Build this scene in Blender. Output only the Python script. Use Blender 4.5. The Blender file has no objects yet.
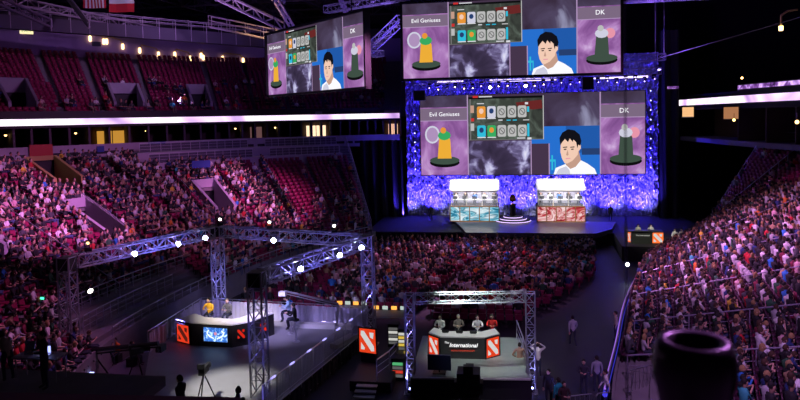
import bpy, math, random
import numpy as np
from mathutils import Vector, Matrix, noise
random.seed(7); rng = np.random.default_rng(7)
SC = bpy.context.scene; COL = SC.collection
R = math.radians; PI = math.pi; sin = math.sin; cos = math.cos
# ------------------------------------------------------------------ camera
FPX = 640.0; PSI = R(9); PIT = R(3); ROL = R(1.2); CX, CY = 400.0, 118+640*math.tan(R(3)); CAMH = 13.0
fwd = Vector((-sin(PSI)*cos(PIT), cos(PSI)*cos(PIT), -sin(PIT))); r0 = Vector((cos(PSI), sin(PSI), 0))
u0 = r0.cross(fwd)
rt = r0*cos(ROL) - u0*sin(ROL); upv = u0*cos(ROL) + r0*sin(ROL)
cd = bpy.data.cameras.new('camera'); cam = bpy.data.objects.new('camera', cd); COL.objects.link(cam); SC.camera = cam
m3 = Matrix((rt, upv, -fwd)).transposed()
cam.matrix_world = Matrix.Translation((0, 0, CAMH)) @ m3.to_4x4()
cd.sensor_width = 36; cd.lens = 36*FPX/800; cd.shift_y = -(200-CY)/800
cd.clip_start = .05; cd.clip_end = 400
cd.dof.use_dof = True; cd.dof.focus_distance = 42; cd.dof.aperture_fstop = 4.0
def ray(u, v): return fwd + rt*((u-CX)/FPX) - upv*((v-CY)/FPX)
def PZ(u, v, z):
    d = ray(u, v); t = (z-CAMH)/d.z; return Vector((d.x*t, d.y*t, z))
def PY(u, v, Y):
    d = ray(u, v); t = Y/d.y; return Vector((d.x*t, Y, CAMH+d.z*t))
def proj(x, y, z):
    p = Vector((x, y, z-CAMH)); w = p.dot(fwd)
    if w < .1: return (-9999, -9999, w)
    return (CX+FPX*p.dot(rt)/w, CY-FPX*p.dot(upv)/w, w)
# ------------------------------------------------------------------ materials
MATS = {}
def mat(name, col=(.5,.5,.5), rough=.6, metal=0, emit=None, es=0, var=0, vscale=4, bump=0, bscale=20, objcol=False, attr=None, spec=.5, alpha=None):
    if name in MATS: return MATS[name]
    m = bpy.data.materials.new(name); m.use_nodes = True; nt = m.node_tree; b = nt.nodes['Principled BSDF']
    b.inputs['Base Color'].default_value = (*col, 1); b.inputs['Roughness'].default_value = rough; b.inputs['Metallic'].default_value = metal
    b.inputs['Specular IOR Level'].default_value = spec
    if emit: b.inputs['Emission Color'].default_value = (*emit, 1); b.inputs['Emission Strength'].default_value = es
    src = None
    if objcol:
        n = nt.nodes.new('ShaderNodeObjectInfo'); src = n.outputs['Color']
    if attr:
        n = nt.nodes.new('ShaderNodeAttribute'); n.attribute_name = attr; src = n.outputs['Color']
    if var or bump:
        tc = nt.nodes.new('ShaderNodeTexCoord'); nz = nt.nodes.new('ShaderNodeTexNoise'); nz.inputs['Scale'].default_value = vscale
        nz.inputs['Detail'].default_value = 5
        nt.links.new(tc.outputs['Object'], nz.inputs['Vector'])
    if var:
        mr = nt.nodes.new('ShaderNodeMapRange'); mr.inputs['To Min'].default_value = 1-var; mr.inputs['To Max'].default_value = 1+var
        nt.links.new(nz.outputs['Fac'], mr.inputs['Value'])
        mx = nt.nodes.new('ShaderNodeVectorMath'); mx.operation = 'SCALE'
        if src: nt.links.new(src, mx.inputs[0])
        else: mx.inputs[0].default_value = col
        nt.links.new(mr.outputs['Result'], mx.inputs['Scale']); src = mx.outputs['Vector']
    if src: nt.links.new(src, b.inputs['Base Color'])
    if bump:
        n2 = nt.nodes.new('ShaderNodeTexNoise'); n2.inputs['Scale'].default_value = bscale; nt.links.new(tc.outputs['Object'], n2.inputs['Vector'])
        bp = nt.nodes.new('ShaderNodeBump'); bp.inputs['Strength'].default_value = bump; nt.links.new(n2.outputs['Fac'], bp.inputs['Height'])
        nt.links.new(bp.outputs['Normal'], b.inputs['Normal'])
    if alpha is not None: b.inputs['Alpha'].default_value = alpha
    MATS[name] = m; return m
def emis(name, col, s=1.0):
    if name in MATS: return MATS[name]
    m = bpy.data.materials.new(name); m.use_nodes = True; nt = m.node_tree
    for n in list(nt.nodes): nt.nodes.remove(n)
    o = nt.nodes.new('ShaderNodeOutputMaterial'); e = nt.nodes.new('ShaderNodeEmission'); e.inputs['Color'].default_value = (*col, 1); e.inputs['Strength'].default_value = s
    nt.links.new(e.outputs[0], o.inputs[0]); MATS[name] = m; return m
def emis_ramp(name, stops, s=1.0, scale=3.0, distort=1.5, detail=6, musg=None, stretch=(1,1,1)):
    """self-lit display picture: noise through a colour ramp"""
    m = emis(name, (1,1,1), s); nt = m.node_tree; e = [n for n in nt.nodes if n.type == 'EMISSION'][0]
    tc = nt.nodes.new('ShaderNodeTexCoord'); mp = nt.nodes.new('ShaderNodeMapping'); mp.inputs['Scale'].default_value = stretch
    nz = nt.nodes.new('ShaderNodeTexNoise'); nz.inputs['Scale'].default_value = scale; nz.inputs['Detail'].default_value = detail; nz.inputs['Distortion'].default_value = distort
    cr = nt.nodes.new('ShaderNodeValToRGB'); el = cr.color_ramp.elements
    el[0].position = stops[0][0]; el[0].color = (*stops[0][1], 1); el[1].position = stops[-1][0]; el[1].color = (*stops[-1][1], 1)
    for p, c in stops[1:-1]: x = el.new(p); x.color = (*c, 1)
    nt.links.new(tc.outputs['Object'], mp.inputs[0]); nt.links.new(mp.outputs[0], nz.inputs['Vector']); nt.links.new(nz.outputs['Fac'], cr.inputs[0]); nt.links.new(cr.outputs[0], e.inputs['Color'])
    return m
# ------------------------------------------------------------------ mesh builder
class MB:
    def __init__(s): s.v = []; s.f = []; s.fm = []; s.mats = []
    def mi(s, m):
        if m not in s.mats: s.mats.append(m)
        return s.mats.index(m)
    def add(s, vs, fs, m):
        k = len(s.v); i = s.mi(m); s.v += [tuple(v) for v in vs]
        for f in fs: s.f.append(tuple(k+j for j in f)); s.fm.append(i)
        return s
    def box(s, c, d, m, rz=0, M=None):
        hx, hy, hz = d[0]/2, d[1]/2, d[2]/2
        vs = [Vector((sx*hx, sy*hy, sz*hz)) for sz in (-1,1) for sx, sy in ((-1,-1),(1,-1),(1,1),(-1,1))]
        if M is None: M = Matrix.Translation(c) @ Matrix.Rotation(rz, 4, 'Z')
        return s.add([M@v for v in vs], [(3,2,1,0),(4,5,6,7),(0,1,5,4),(1,2,6,5),(2,3,7,6),(3,0,4,7)], m)
    def tube(s, a, b, r, m, n=6, r2=None, cap=True):
        a = Vector(a); b = Vector(b); d = (b-a)
        if d.length < 1e-6: return s
        d.normalize(); x = d.orthogonal().normalized(); y = d.cross(x); r2 = r if r2 is None else r2
        vs = [a+(x*cos(2*PI*i/n)+y*sin(2*PI*i/n))*r for i in range(n)]+[b+(x*cos(2*PI*i/n)+y*sin(2*PI*i/n))*r2 for i in range(n)]
        fs = [(i,(i+1)%n,n+(i+1)%n,n+i) for i in range(n)]
        if cap: fs += [tuple(reversed(range(n))), tuple(range(n,2*n))]
        return s.add(vs, fs, m)
    def path(s, pts, r, m, n=6):
        for a, b in zip(pts[:-1], pts[1:]): s.tube(a, b, r, m, n)
        return s
    def lathe(s, c, prof, m, n=20, sy=1.0):
        vs = []; fs = []
        for r, z in prof:
            for i in range(n): vs.append((c[0]+r*cos(2*PI*i/n), c[1]+sy*r*sin(2*PI*i/n), c[2]+z))
        for k in range(len(prof)-1):
            for i in range(n): fs.append((k*n+i, k*n+(i+1)%n, (k+1)*n+(i+1)%n, (k+1)*n+i))
        fs += [tuple(reversed(range(n))), tuple((len(prof)-1)*n+i for i in range(n))]
        return s.add(vs, fs, m)
    def ball(s, c, r, m, n=10, k=7, sc=(1,1,1)):
        vs = []; fs = []
        for j in range(k+1):
            th = PI*j/k
            for i in range(n): vs.append((c[0]+r*sc[0]*sin(th)*cos(2*PI*i/n), c[1]+r*sc[1]*sin(th)*sin(2*PI*i/n), c[2]+r*sc[2]*cos(th)))
        for j in range(k):
            for i in range(n): fs.append((j*n+i, (j+1)*n+i, (j+1)*n+(i+1)%n, j*n+(i+1)%n))
        return s.add(vs, fs, m)
    def prism(s, poly, z0, z1, m):
        n = len(poly); vs = [(p[0], p[1], z0) for p in poly]+[(p[0], p[1], z1) for p in poly]
        return s.add(vs, [tuple(reversed(range(n))), tuple(range(n, 2*n))]+[(i,(i+1)%n,n+(i+1)%n,n+i) for i in range(n)], m)
    def build(s, name, parent=None, loc=None, rz=0, smooth=False):
        me = bpy.data.meshes.new(name); me.from_pydata(s.v, [], s.f)
        for m in s.mats: me.materials.append(m)
        me.polygons.foreach_set('material_index', s.fm)
        if smooth: me.polygons.foreach_set('use_smooth', [True]*len(s.f))
        me.update(); o = bpy.data.objects.new(name, me); COL.objects.link(o)
        if parent is not None: o.parent = parent
        if loc is not None: o.location = loc
        o.rotation_euler.z = rz
        return o
def empty(name, loc=(0,0,0), rz=0):
    o = bpy.data.objects.new(name, None); COL.objects.link(o); o.location = loc; o.rotation_euler.z = rz; o.empty_display_size = .2
    return o
def tag(o, label, cat, group=None, kind=None):
    if label: o['label'] = label
    if cat: o['category'] = cat
    if group: o['group'] = group
    if kind: o['kind'] = kind
    return o
def struct(o): o['kind'] = 'structure'; return o
def copyt(root, loc, rz=None, color=None, childcol=None):
    """copy a thing with its parts and sub-parts"""
    def rec(o, par):
        c = o.copy(); COL.objects.link(c)
        if par is not None: c.parent = par
        for ch in KIDS.get(o.name, ()): rec(ch, c)
        if color is not None: c.color = color
        if childcol is not None and par is not None: c.color = childcol
        return c
    c = rec(root, None); c.location = loc
    if rz is not None: c.rotation_euler.z = rz
    return c
KIDS = {}
def reg(root):
    for ch in root.children_recursive:
        KIDS.setdefault(ch.parent.name, []).append(ch)
    return root
def text_mesh(body, size, m, name='lettering', depth=.004, shear=0, parent=None, bold=0.0, align='CENTER'):
    cu = bpy.data.curves.new('t', 'FONT'); cu.body = body; cu.size = size; cu.align_x = align; cu.align_y = 'CENTER'; cu.extrude = depth; cu.shear = shear; cu.offset = bold; cu.resolution_u = 3
    o = bpy.data.objects.new('t', cu); COL.objects.link(o); dg = bpy.context.evaluated_depsgraph_get()
    me = bpy.data.meshes.new_from_object(o.evaluated_get(dg)); bpy.data.objects.remove(o)
    me.materials.clear(); me.materials.append(m)
    r = bpy.data.objects.new(name, me); COL.objects.link(r)
    if parent is not None: r.parent = parent
    return r
conc = mat('concrete', (.20,.19,.2), .85, var=.25, vscale=1.5, bump=.1)
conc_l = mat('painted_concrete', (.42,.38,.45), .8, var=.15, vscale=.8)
darkf = mat('dark_floor', (.022,.016,.028), .6, var=.3, vscale=.5)
black = mat('black_paint', (.012,.012,.014), .55)
blackcloth = mat('black_cloth', (.01,.01,.012), .9, var=.3, vscale=3)
alu = mat('aluminium', (.62,.62,.68), .32, .95)
steel = mat('painted_steel', (.42,.42,.48), .45, .6)
whitep = mat('white_paint', (.8,.8,.8), .5)
redp = mat('red_panel', (.5,.03,.02), .5)
seatred = mat('seat_red', (.26,.012,.07), .45, var=.12, vscale=.7)
# ------------------------------------------------------------------ people
skin = mat('skin', (.62,.38,.28), .5); shirtm = mat('clothing_top', (.5,.5,.5), .85, objcol=True, var=.12, vscale=9)
trous = mat('trousers', (.03,.035,.06), .85, var=.3, vscale=6); shoe = mat('shoe', (.02,.02,.02), .6); hairm = mat('hair', (.02,.013,.01), .8, objcol=True, var=.3, vscale=30)
eyem = mat('eye', (.01,.01,.01), .2); lipm = mat('lips', (.4,.13,.1), .5)
def head_mesh(mb, c, yaw, pit, detail):
    """head of an adult: 0.23 tall, face towards +Y"""
    M = Matrix.Translation(Vector(c)-Vector((0,0,.022))) @ Matrix.Rotation(yaw, 4, 'Z') @ Matrix.Rotation(pit, 4, 'X') @ Matrix.Scale(1.09, 4)
    n, k = (16, 11) if detail else (9, 6)
    vs = []; fs = []
    for j in range(k+1):
        th = PI*j/k; z = cos(th)*.118
        for i in range(n):
            ph = 2*PI*i/n; x = sin(th)*cos(ph)*.078; y = sin(th)*sin(ph)*.098
            if z < 0: t = -z/.118; x *= 1-.28*t; y = y*(1-.18*t)+.018*t
            if y > .05 and abs(x) < .022 and -.04 < z < .01: y += .022           # nose
            if y > .04 and .012 < z < .04 and .015 < abs(x) < .05: y -= .008      # eye sockets
            vs.append(M@Vector((x, y, z)))
    for j in range(k):
        for i in range(n): fs.append((j*n+i, (j+1)*n+i, (j+1)*n+(i+1)%n, j*n+(i+1)%n))
    mb.add(vs, fs, skin)
    for s in (-1, 1):
        mb.ball(M@Vector((s*.08, -.002, -.005)), .03, skin, 6, 4, (.35,.6,1))
        if detail: mb.ball(M@Vector((s*.03, .083, .016)), .012, eyem, 6, 4, (1.2,.5,.7))
    if detail: mb.box((0,0,0), (.045,.01,.011), lipm, M=M@Matrix.Translation((0,.086,-.06)))
    return M
def hair_mesh(c, yaw, pit, style='short', detail=True):
    M = Matrix.Translation(Vector(c)-Vector((0,0,.022))) @ Matrix.Rotation(yaw, 4, 'Z') @ Matrix.Rotation(pit, 4, 'X') @ Matrix.Scale(1.09, 4)
    mb = MB(); n, k = (14, 8) if detail else (9, 5); vs = []; fs = []
    for j in range(k+1):
        th = PI*.62*j/k
        for i in range(n):
            ph = 2*PI*i/n; f = max(0, sin(ph)); tt = th*(1-.52*f) if style != 'long' else th*(1.25-.62*f)
            rr = 1.07+.03*sin(5*ph+3*th)
            x = sin(tt)*cos(ph)*.078*rr; y = sin(tt)*sin(ph)*.098*rr-.006; z = cos(tt)*.118*rr+.004
            if style == 'long' and j >= k-1: z -= .09*(1-f); 
            vs.append(M@Vector((x, y, z)))
    for j in range(k):
        for i in range(n): fs.append((j*n+i, (j+1)*n+i, (j+1)*n+(i+1)%n, j*n+(i+1)%n))
    mb.add(vs, fs, hairm)
    return mb
def figure_mesh(J, detail=2, hy=0, hp=0, sleeve='long', bottoms=None):
    """one continuous skinned body; J = joint positions. returns (verts, faces, mat list)"""
    N = []; E = []; Rr = []; EM = []
    def nd(p, r): N.append(Vector(p)); Rr.append(r if isinstance(r, tuple) else (r, r)); return len(N)-1
    def ed(a, b, m): E.append((a, b)); EM.append(m)
    L = lambda a, b, t: Vector(a).lerp(Vector(b), t)
    T = bottoms or trous
    pel = nd(J['pel'], (.155,.105)); w = nd(L(J['pel'], J['chest'], .45), (.14,.1)); ch = nd(J['chest'], (.165,.115)); nb = nd(J['neckb'], (.075,.07)); nt_ = nd(L(J['neckb'], J['head'], .6), (.062,.064))
    ed(pel, w, shirtm); ed(w, ch, shirtm); ed(ch, nb, shirtm); ed(nb, nt_, skin)
    for s in 'LR':
        sh = nd(J['sh'+s], .068); el = nd(J['el'+s], .043); wr = nd(J['wr'+s], .029)
        ed(ch, sh, shirtm)
        if sleeve == 'short':
            mid = nd(L(J['sh'+s], J['el'+s], .7), .052); ed(sh, mid, shirtm); ed(mid, el, skin); ed(el, wr, skin)
        else: ed(sh, el, shirtm); ed(el, wr, shirtm)
        if detail >= 2:
            d = (Vector(J['wr'+s])-Vector(J['el'+s])).normalized(); pl = nd(Vector(J['wr'+s])+d*.07, (.04,.022)); ed(wr, pl, skin)
        else:
            d = (Vector(J['wr'+s])-Vector(J['el'+s])).normalized(); pl = nd(Vector(J['wr'+s])+d*.11, (.036,.022)); ed(wr, pl, skin)
        hip = nd(J['hip'+s], .092); kn = nd(J['kn'+s], .06); an = nd(J['an'+s], .042); to = nd(Vector(J['an'+s])+Vector(J.get('toe'+s, (0,.15,-.045))), (.042,.03))
        ed(pel, hip, T); ed(hip, kn, T); ed(kn, an, T); ed(an, to, shoe)
    me = bpy.data.meshes.new('sk'); me.from_pydata(N, E, []); o = bpy.data.objects.new('sk', me); COL.objects.link(o)
    md = o.modifiers.new('s', 'SKIN'); md.use_smooth_shade = True
    for i, r in enumerate(Rr): me.skin_vertices[0].data[i].radius = r
    me.skin_vertices[0].data[0].use_root = True
    if detail >= 1: sb = o.modifiers.new('b', 'SUBSURF'); sb.levels = 2 if detail >= 2 else 1; sb.render_levels = sb.levels
    dg = bpy.context.evaluated_depsgraph_get(); ev = bpy.data.meshes.new_from_object(o.evaluated_get(dg))
    vs = [v.co.copy() for v in ev.vertices]; fs = [tuple(p.vertices) for p in ev.polygons]
    bpy.data.objects.remove(o); bpy.data.meshes.remove(me); bpy.data.meshes.remove(ev)
    mb = MB(); mb.v = [tuple(v) for v in vs]
    segs = [(N[a], N[b], m, (Rr[a][0]+Rr[b][0])/2) for (a, b), m in zip(E, EM)]
    for f in fs:
        c = sum((vs[i] for i in f), Vector())/len(f); best = None
        for a, b, m, r in segs:
            ab = b-a; t = max(0, min(1, (c-a).dot(ab)/max(ab.length_squared, 1e-9))); dd = (c-a-ab*t).length-r*.9
            if best is None or dd < best[0]: best = (dd, m)
        mb.f.append(f); mb.fm.append(mb.mi(best[1]))
    if detail >= 2:   # five fingers on each hand, unequal and bent
        for s in 'LR':
            e, wv = Vector(J['el'+s]), Vector(J['wr'+s]); d = (wv-e).normalized(); up_ = Vector((0,0,1)); side = d.cross(up_)
            if side.length < .2: side = Vector((1,0,0))
            side.normalize(); nrm = side.cross(d).normalized(); sg = 1 if s == 'L' else -1
            for q, (off, ln) in enumerate(((-.03,.068),(-.01,.08),(.01,.075),(.029,.058))):
                a = wv+d*.085+side*off; b = a+d*ln*.5-nrm*.006; c = b+d*ln*.42-nrm*.022
                mb.tube(a, b, .0095, skin, 6); mb.tube(b, c, .0088, skin, 6, .007)
            a = wv+d*.04+side*.03*sg; b = a+d*.03+side*.026*sg-nrm*.01; c = b+d*.03+side*.004*sg-nrm*.012
            mb.tube(a, b, .011, skin, 6); mb.tube(b, c, .0105, skin, 6, .008)
    head_mesh(mb, J['head'], hy, hp, detail >= 2)
    return mb
def mir(d):
    out = dict(d)
    for k, v in d.items():
        if k.endswith('L') and k[:-1]+'R' not in d: out[k[:-1]+'R'] = (-v[0], *v[1:])
    return out
SIT = mir(dict(pel=(0,0,.53), chest=(0,.0,.86), neckb=(0,.01,1.03), head=(0,.045,1.22), shL=(-.19,0,.96), elL=(-.24,.08,.68), wrL=(-.13,.30,.62), hipL=(-.09,.03,.51), knL=(-.12,.45,.5), anL=(-.12,.46,.1)))
SIT_CLAP = dict(SIT, elL=(-.25,.14,.74), wrL=(-.05,.33,.9), elR=(.25,.14,.74), wrR=(.05,.33,.88))
SIT_LEAN = mir(dict(pel=(0,0,.53), chest=(0,.16,.82), neckb=(0,.25,.96), head=(0,.34,1.12), shL=(-.19,.19,.9), elL=(-.2,.35,.62), wrL=(-.06,.50,.66), hipL=(-.09,.03,.51), knL=(-.14,.45,.5), anL=(-.13,.44,.1)))
SIT_FACE = dict(SIT, elR=(.26,.12,.72), wrR=(.08,.18,1.0))
SIT_UP = dict(SIT, elR=(.3,.1,1.15), wrR=(.22,.12,1.42))
STAND = mir(dict(pel=(0,0,.95), chest=(0,0,1.28), neckb=(0,0,1.46), head=(0,.025,1.63), shL=(-.19,0,1.40), elL=(-.25,-.01,1.12), wrL=(-.24,.06,.87), hipL=(-.09,0,.9), knL=(-.11,.02,.5), anL=(-.12,-.01,.09)))
WALK = dict(STAND, knL=(-.1,.16,.52), anL=(-.1,.2,.09), knR=(.1,.02,.5), anR=(.1,-.28,.14), elL=(-.25,-.1,1.12), wrL=(-.24,-.12,.87), elR=(.25,.07,1.13), wrR=(.23,.22,.92))
HOLD = dict(STAND, elR=(.26,.08,1.15), wrR=(.12,.3,1.2), elL=(-.26,.08,1.15), wrL=(-.12,.3,1.18))
UPARMS = dict(STAND, elR=(.38,.05,1.5), wrR=(.12,.02,1.68), elL=(-.38,.05,1.5), wrL=(-.12,.02,1.68))
HIPS = dict(STAND, elR=(.36,-.06,1.15), wrR=(.2,.06,1.02), elL=(-.36,-.06,1.15), wrL=(-.2,.06,1.02))
STOOP = mir(dict(pel=(0,0,.9), chest=(0,.24,1.14), neckb=(0,.36,1.24), head=(0,.47,1.35), shL=(-.19,.3,1.2), elL=(-.22,.42,.95), wrL=(-.16,.55,.8), hipL=(-.09,0,.86), knL=(-.11,.08,.48), anL=(-.12,-.03,.09)))
DESK = mir(dict(pel=(0,0,.68), chest=(0,.05,1.0), neckb=(0,.07,1.17), head=(0,.1,1.35), shL=(-.2,.06,1.1), elL=(-.27,.2,.88), wrL=(-.12,.42,.95), hipL=(-.09,.03,.66), knL=(-.12,.42,.64), anL=(-.12,.34,.22)))
BACKREST = 0
FIG = {}
def figure(key, J, detail=2, hair='short', **kw):
    """base body + hair for one pose, kept as mesh data and reused"""
    if key in FIG: return FIG[key]
    mb = figure_mesh(J, detail, **kw); o = mb.build('person', smooth=True); h = hair_mesh(J['head'], kw.get('hy', 0), kw.get('hp', 0), hair, detail >= 2).build('hair', smooth=True)
    FIG[key] = (o.data, h.data); bpy.data.objects.remove(o); bpy.data.objects.remove(h); return FIG[key]
def person(key, J, loc, rz, label, top=(.5,.5,.5), hair_c=(.02,.013,.01), cat='person', group=None, detail=2, hair='short', scale=1, **kw):
    bd, hd = figure(key+('' if detail >= 2 else 'lo'), J, detail, hair, **kw)
    o = bpy.data.objects.new('person', bd); COL.objects.link(o); o.location = loc; o.rotation_euler.z = rz; o.color = (*top, 1); o.scale = (scale,)*3
    if hd: h = bpy.data.objects.new('hair', hd); COL.objects.link(h); h.parent = o; h.color = (*hair_c, 1)
    tag(o, label, cat, group); return o
# low-detail seated body for the far crowd, one mesh for all of it
def lp_parts():
    V = []; F = []; C = []   # C: 0 skin 1 top 2 hair 3 trousers
    def ring(c, rx, ry, n, z): return [(c[0]+rx*cos(2*PI*i/n), c[1]+ry*sin(2*PI*i/n), z) for i in range(n)]
    def loft(rings, col):
        k = len(V); n = len(rings[0])
        for r in rings: V.extend(r); C.extend([col]*n)
        for j in range(len(rings)-1):
            for i in range(n): F.append((k+j*n+i, k+j*n+(i+1)%n, k+(j+1)*n+(i+1)%n, k+(j+1)*n+i))
        F.append(tuple(k+(len(rings)-1)*n+i for i in range(n)))
    loft([ring((0,0),.17,.12,6,.45), ring((0,.01),.16,.11,6,.7), ring((0,.01),.21,.12,6,.95), ring((0,.02),.07,.06,6,1.05)], 1)
    loft([ring((0,.03),.05,.05,6,1.04), ring((0,.05),.075,.09,6,1.13), ring((0,.05),.08,.095,6,1.23), ring((0,.04),.04,.05,6,1.33)], 0)
    loft([ring((0,.02),.085,.095,6,1.2), ring((0,.02),.088,.1,6,1.27), ring((0,.02),.05,.06,6,1.36)], 2)
    for s in (-1, 1):
        def seg(pts, rad, col):
            rs = []
            for (x, y, z), r in zip(pts, rad): rs.append([(s*x+dx*r, y, z+dz*r) if False else (s*x+dx*r, y+dz*r*.3, z+dz*r) for dx, dz in ((1,0),(0,1),(-1,0),(0,-1))])
            loft(rs, col)
        seg([(.1,.0,.52),(.12,.45,.53)], [.09,.07], 3)
        seg([(.12,.42,.5),(.12,.46,.1)], [.07,.05], 3)
        seg([(.21,.0,.95),(.26,.08,.7)], [.06,.05], 1)
        seg([(.26,.08,.7),(.12,.3,.66)], [.045,.035], 0)
    return np.array(V), F, np.array(C)
LPV, LPF, LPC = lp_parts()
def instanced_mesh(name, V, F, X, colf, m, parent=None):
    """join N transformed copies of (V,F); X = array (n,5) x y z rz scale; colf(n)->(n,len(V),4) colours"""
    n = len(X); nv = len(V); c = np.cos(X[:,3])[:,None]; s_ = np.sin(X[:,3])[:,None]; sc = X[:,4][:,None]
    out = np.empty((n, nv, 3)); out[:,:,0] = (V[None,:,0]*c-V[None,:,1]*s_)*sc+X[:,0][:,None]; out[:,:,1] = (V[None,:,0]*s_+V[None,:,1]*c)*sc+X[:,1][:,None]; out[:,:,2] = V[None,:,2]*sc+X[:,2][:,None]
    me = bpy.data.meshes.new(name); ls = np.array([len(f) for f in F]); lv = np.concatenate([np.array(f) for f in F])
    me.vertices.add(n*nv); me.vertices.foreach_set('co', out.reshape(-1))
    LV = (lv[None,:]+(np.arange(n)*nv)[:,None]).reshape(-1); LT = np.tile(ls, n); LS = np.concatenate([[0], np.cumsum(LT)[:-1]])
    me.loops.add(len(LV)); me.loops.foreach_set('vertex_index', LV.astype(np.int32)); me.polygons.add(len(LT)); me.polygons.foreach_set('loop_start', LS.astype(np.int32)); me.polygons.foreach_set('loop_total', LT.astype(np.int32))
    me.update(calc_edges=True)
    if colf is not None:
        ca = me.color_attributes.new('Col', 'FLOAT_COLOR', 'POINT'); ca.data.foreach_set('color', colf.reshape(-1).astype(np.float32))
    me.materials.append(m); o = bpy.data.objects.new(name, me); COL.objects.link(o)
    if parent is not None: o.parent = parent
    return o
TOPS = [('black',(.015,.015,.018),46),('charcoal',(.06,.06,.07),18),('white',(.75,.75,.75),18),('light grey',(.42,.42,.44),13),('navy blue',(.02,.04,.15),8),('bright blue',(.03,.2,.6),2.5),('red',(.5,.02,.03),5),('dark green',(.03,.12,.06),3),('tan',(.4,.27,.15),2.5),('maroon',(.2,.02,.05),4),('orange',(.7,.2,.03),.8),('yellow',(.7,.5,.05),.6),('pale pink',(.65,.4,.42),6),('teal',(.05,.4,.42),1)]
TW = np.array([t[2] for t in TOPS], float); TW /= TW.sum()
HAIRS = [('black-haired',(.012,.01,.01)),('brown-haired',(.06,.03,.015)),('fair-haired',(.35,.22,.09))]
# ------------------------------------------------------------------ bowl geometry
def resample(path, per=8):
    out = []
    for i in range(len(path)-1):
        p0 = Vector(path[max(i-1, 0)]); p1 = Vector(path[i]); p2 = Vector(path[i+1]); p3 = Vector(path[min(i+2, len(path)-1)])
        for k in range(per):
            t = k/per; out.append(.5*((2*p1)+(p2-p0)*t+(2*p0-5*p1+4*p2-p3)*t*t+(3*p1-p0-3*p2+p3)*t**3))
    out.append(Vector(path[-1])); return out
class Stand:
    def __init__(s, A, B, z0, z1, rows, base=0):
        s.base = base
        s.A = resample(A); s.B = resample(B); s.z0 = z0; s.z1 = z1; s.rows = rows; s.n = len(s.A)-1
    def P(s, sp, t):
        x = sp*s.n; i = min(int(x), s.n-1); f = x-i; a = s.A[i].lerp(s.A[i+1], f); b = s.B[i].lerp(s.B[i+1], f); return a.lerp(b, t)
    def zr(s, r): return s.z0+(s.z1-s.z0)*r/s.rows
    def rowpts(s, t): return [s.A[i].lerp(s.B[i], t) for i in range(s.n+1)]
    def find(s, u, v):
        best = None
        for i in range(0, 161):
            for j in range(0, 81):
                sp, t = i/160, j/80; p = s.P(sp, t); q = proj(p.x, p.y, s.z0+(s.z1-s.z0)*t)
                d = (q[0]-u)**2+(q[1]-v)**2
                if best is None or d < best[0]: best = (d, sp, t)
        return best
    def terrace(s, name, m, holes=()):
        mb = MB()
        for r in range(s.rows):
            t0, t1 = r/s.rows, (r+1)/s.rows; a = s.rowpts(t0); b = s.rowpts(t1); z = s.zr(r); zb = s.zr(r-1) if r else s.base
            for i in range(s.n):
                sp = (i+.5)/s.n
                h = [q for q in holes if q[0] < sp < q[1] and q[2] < (t0+t1)/2 < q[3]]
                zz = s.zr(int(h[0][2]*s.rows+.5)) if h else z
                mb.add([(a[i].x,a[i].y,zb),(a[i+1].x,a[i+1].y,zb),(a[i+1].x,a[i+1].y,zz),(a[i].x,a[i].y,zz),(b[i+1].x,b[i+1].y,zz),(b[i].x,b[i].y,zz)], [(0,1,2,3),(3,2,4,5)] if not h else [(3,2,4,5)], m)
        b = s.rowpts(1)
        for i in range(s.n): mb.add([(b[i].x,b[i].y,s.base),(b[i+1].x,b[i+1].y,s.base),(b[i+1].x,b[i+1].y,s.zr(s.rows-1)),(b[i].x,b[i].y,s.zr(s.rows-1))], [(0,3,2,1)], m)
        for e in (0, s.n):      # end walls
            for r in range(s.rows):
                a = s.A[e].lerp(s.B[e], r/s.rows); c = s.A[e].lerp(s.B[e], (r+1)/s.rows); z = s.zr(r)
                mb.add([(a.x,a.y,s.base),(c.x,c.y,s.base),(c.x,c.y,z),(a.x,a.y,z)], [(0,1,2,3)], m)
        return mb.build(name)
def wall_along(mb, pts, z0, z1, th, m):
    """a wall of real thickness along a plan path, thickness to the outside"""
    n = len(pts); off = []
    for i in range(n):
        d = (pts[min(i+1,n-1)]-pts[max(i-1,0)]).normalized(); off.append(Vector((-d.y, d.x))*th)
    for i in range(n-1):
        a, b = pts[i], pts[i+1]; c, d = b+off[i+1], a+off[i]
        mb.prism([a, b, c, d], z0, z1, m)
    return mb
LA = [(-15,15),(-19.2,25),(-20.6,32),(-20.2,42),(-18,52),(-13.5,61),(-10.5,64.5)]
LB = [(-46,12),(-50,28),(-48.5,43),(-43,55),(-32,69),(-21,76),(-12.5,79)]
LU = [(-66,5),(-70,28),(-68,50),(-60,72),(-44,90),(-28,98),(-15,101)]
RA = [(3.4,19),(4.5,27),(6.3,34.5),(8.4,43),(11.3,51),(16.2,56.5)]
RB = [(18,6),(25,12),(30,22),(31,38),(28.5,54),(24,66)]
RU = [(20,-4),(38,0),(48,14),(50,34),(46,64),(36,80)]
left = Stand(LA, LB, 1.3, 10, 30); upper = Stand(LB, LU, 14, 22.3, 20, 13.2); right = Stand(RA, RB, 1.3, 9, 34)
SMAX = .872
LH = [(.448,.476,.34,.56), (.603,.630,.36,.60), (.470,.500,.72,.92), (.30,.33,.38,.6)]
UH = [(.566,.592,.05,.34), (.640,.662,.05,.34), (.470,.497,.05,.38)]
def terrace_obj(S, name, holes=(), smax=1.0):
    n0 = S.n
    k = int(S.n*smax+.5); A, B = S.A, S.B; S.A = A[:k+1]; S.B = B[:k+1]; S.n = k
    hs = [(a/smax, b/smax, c, d) for a, b, c, d in holes]
    o = S.terrace(name, conc, hs); S.A, S.B, S.n = A, B, n0; return struct(o)
left.A, left.B = resample(LA, 16), resample(LB, 16); left.n = len(left.A)-1
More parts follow.
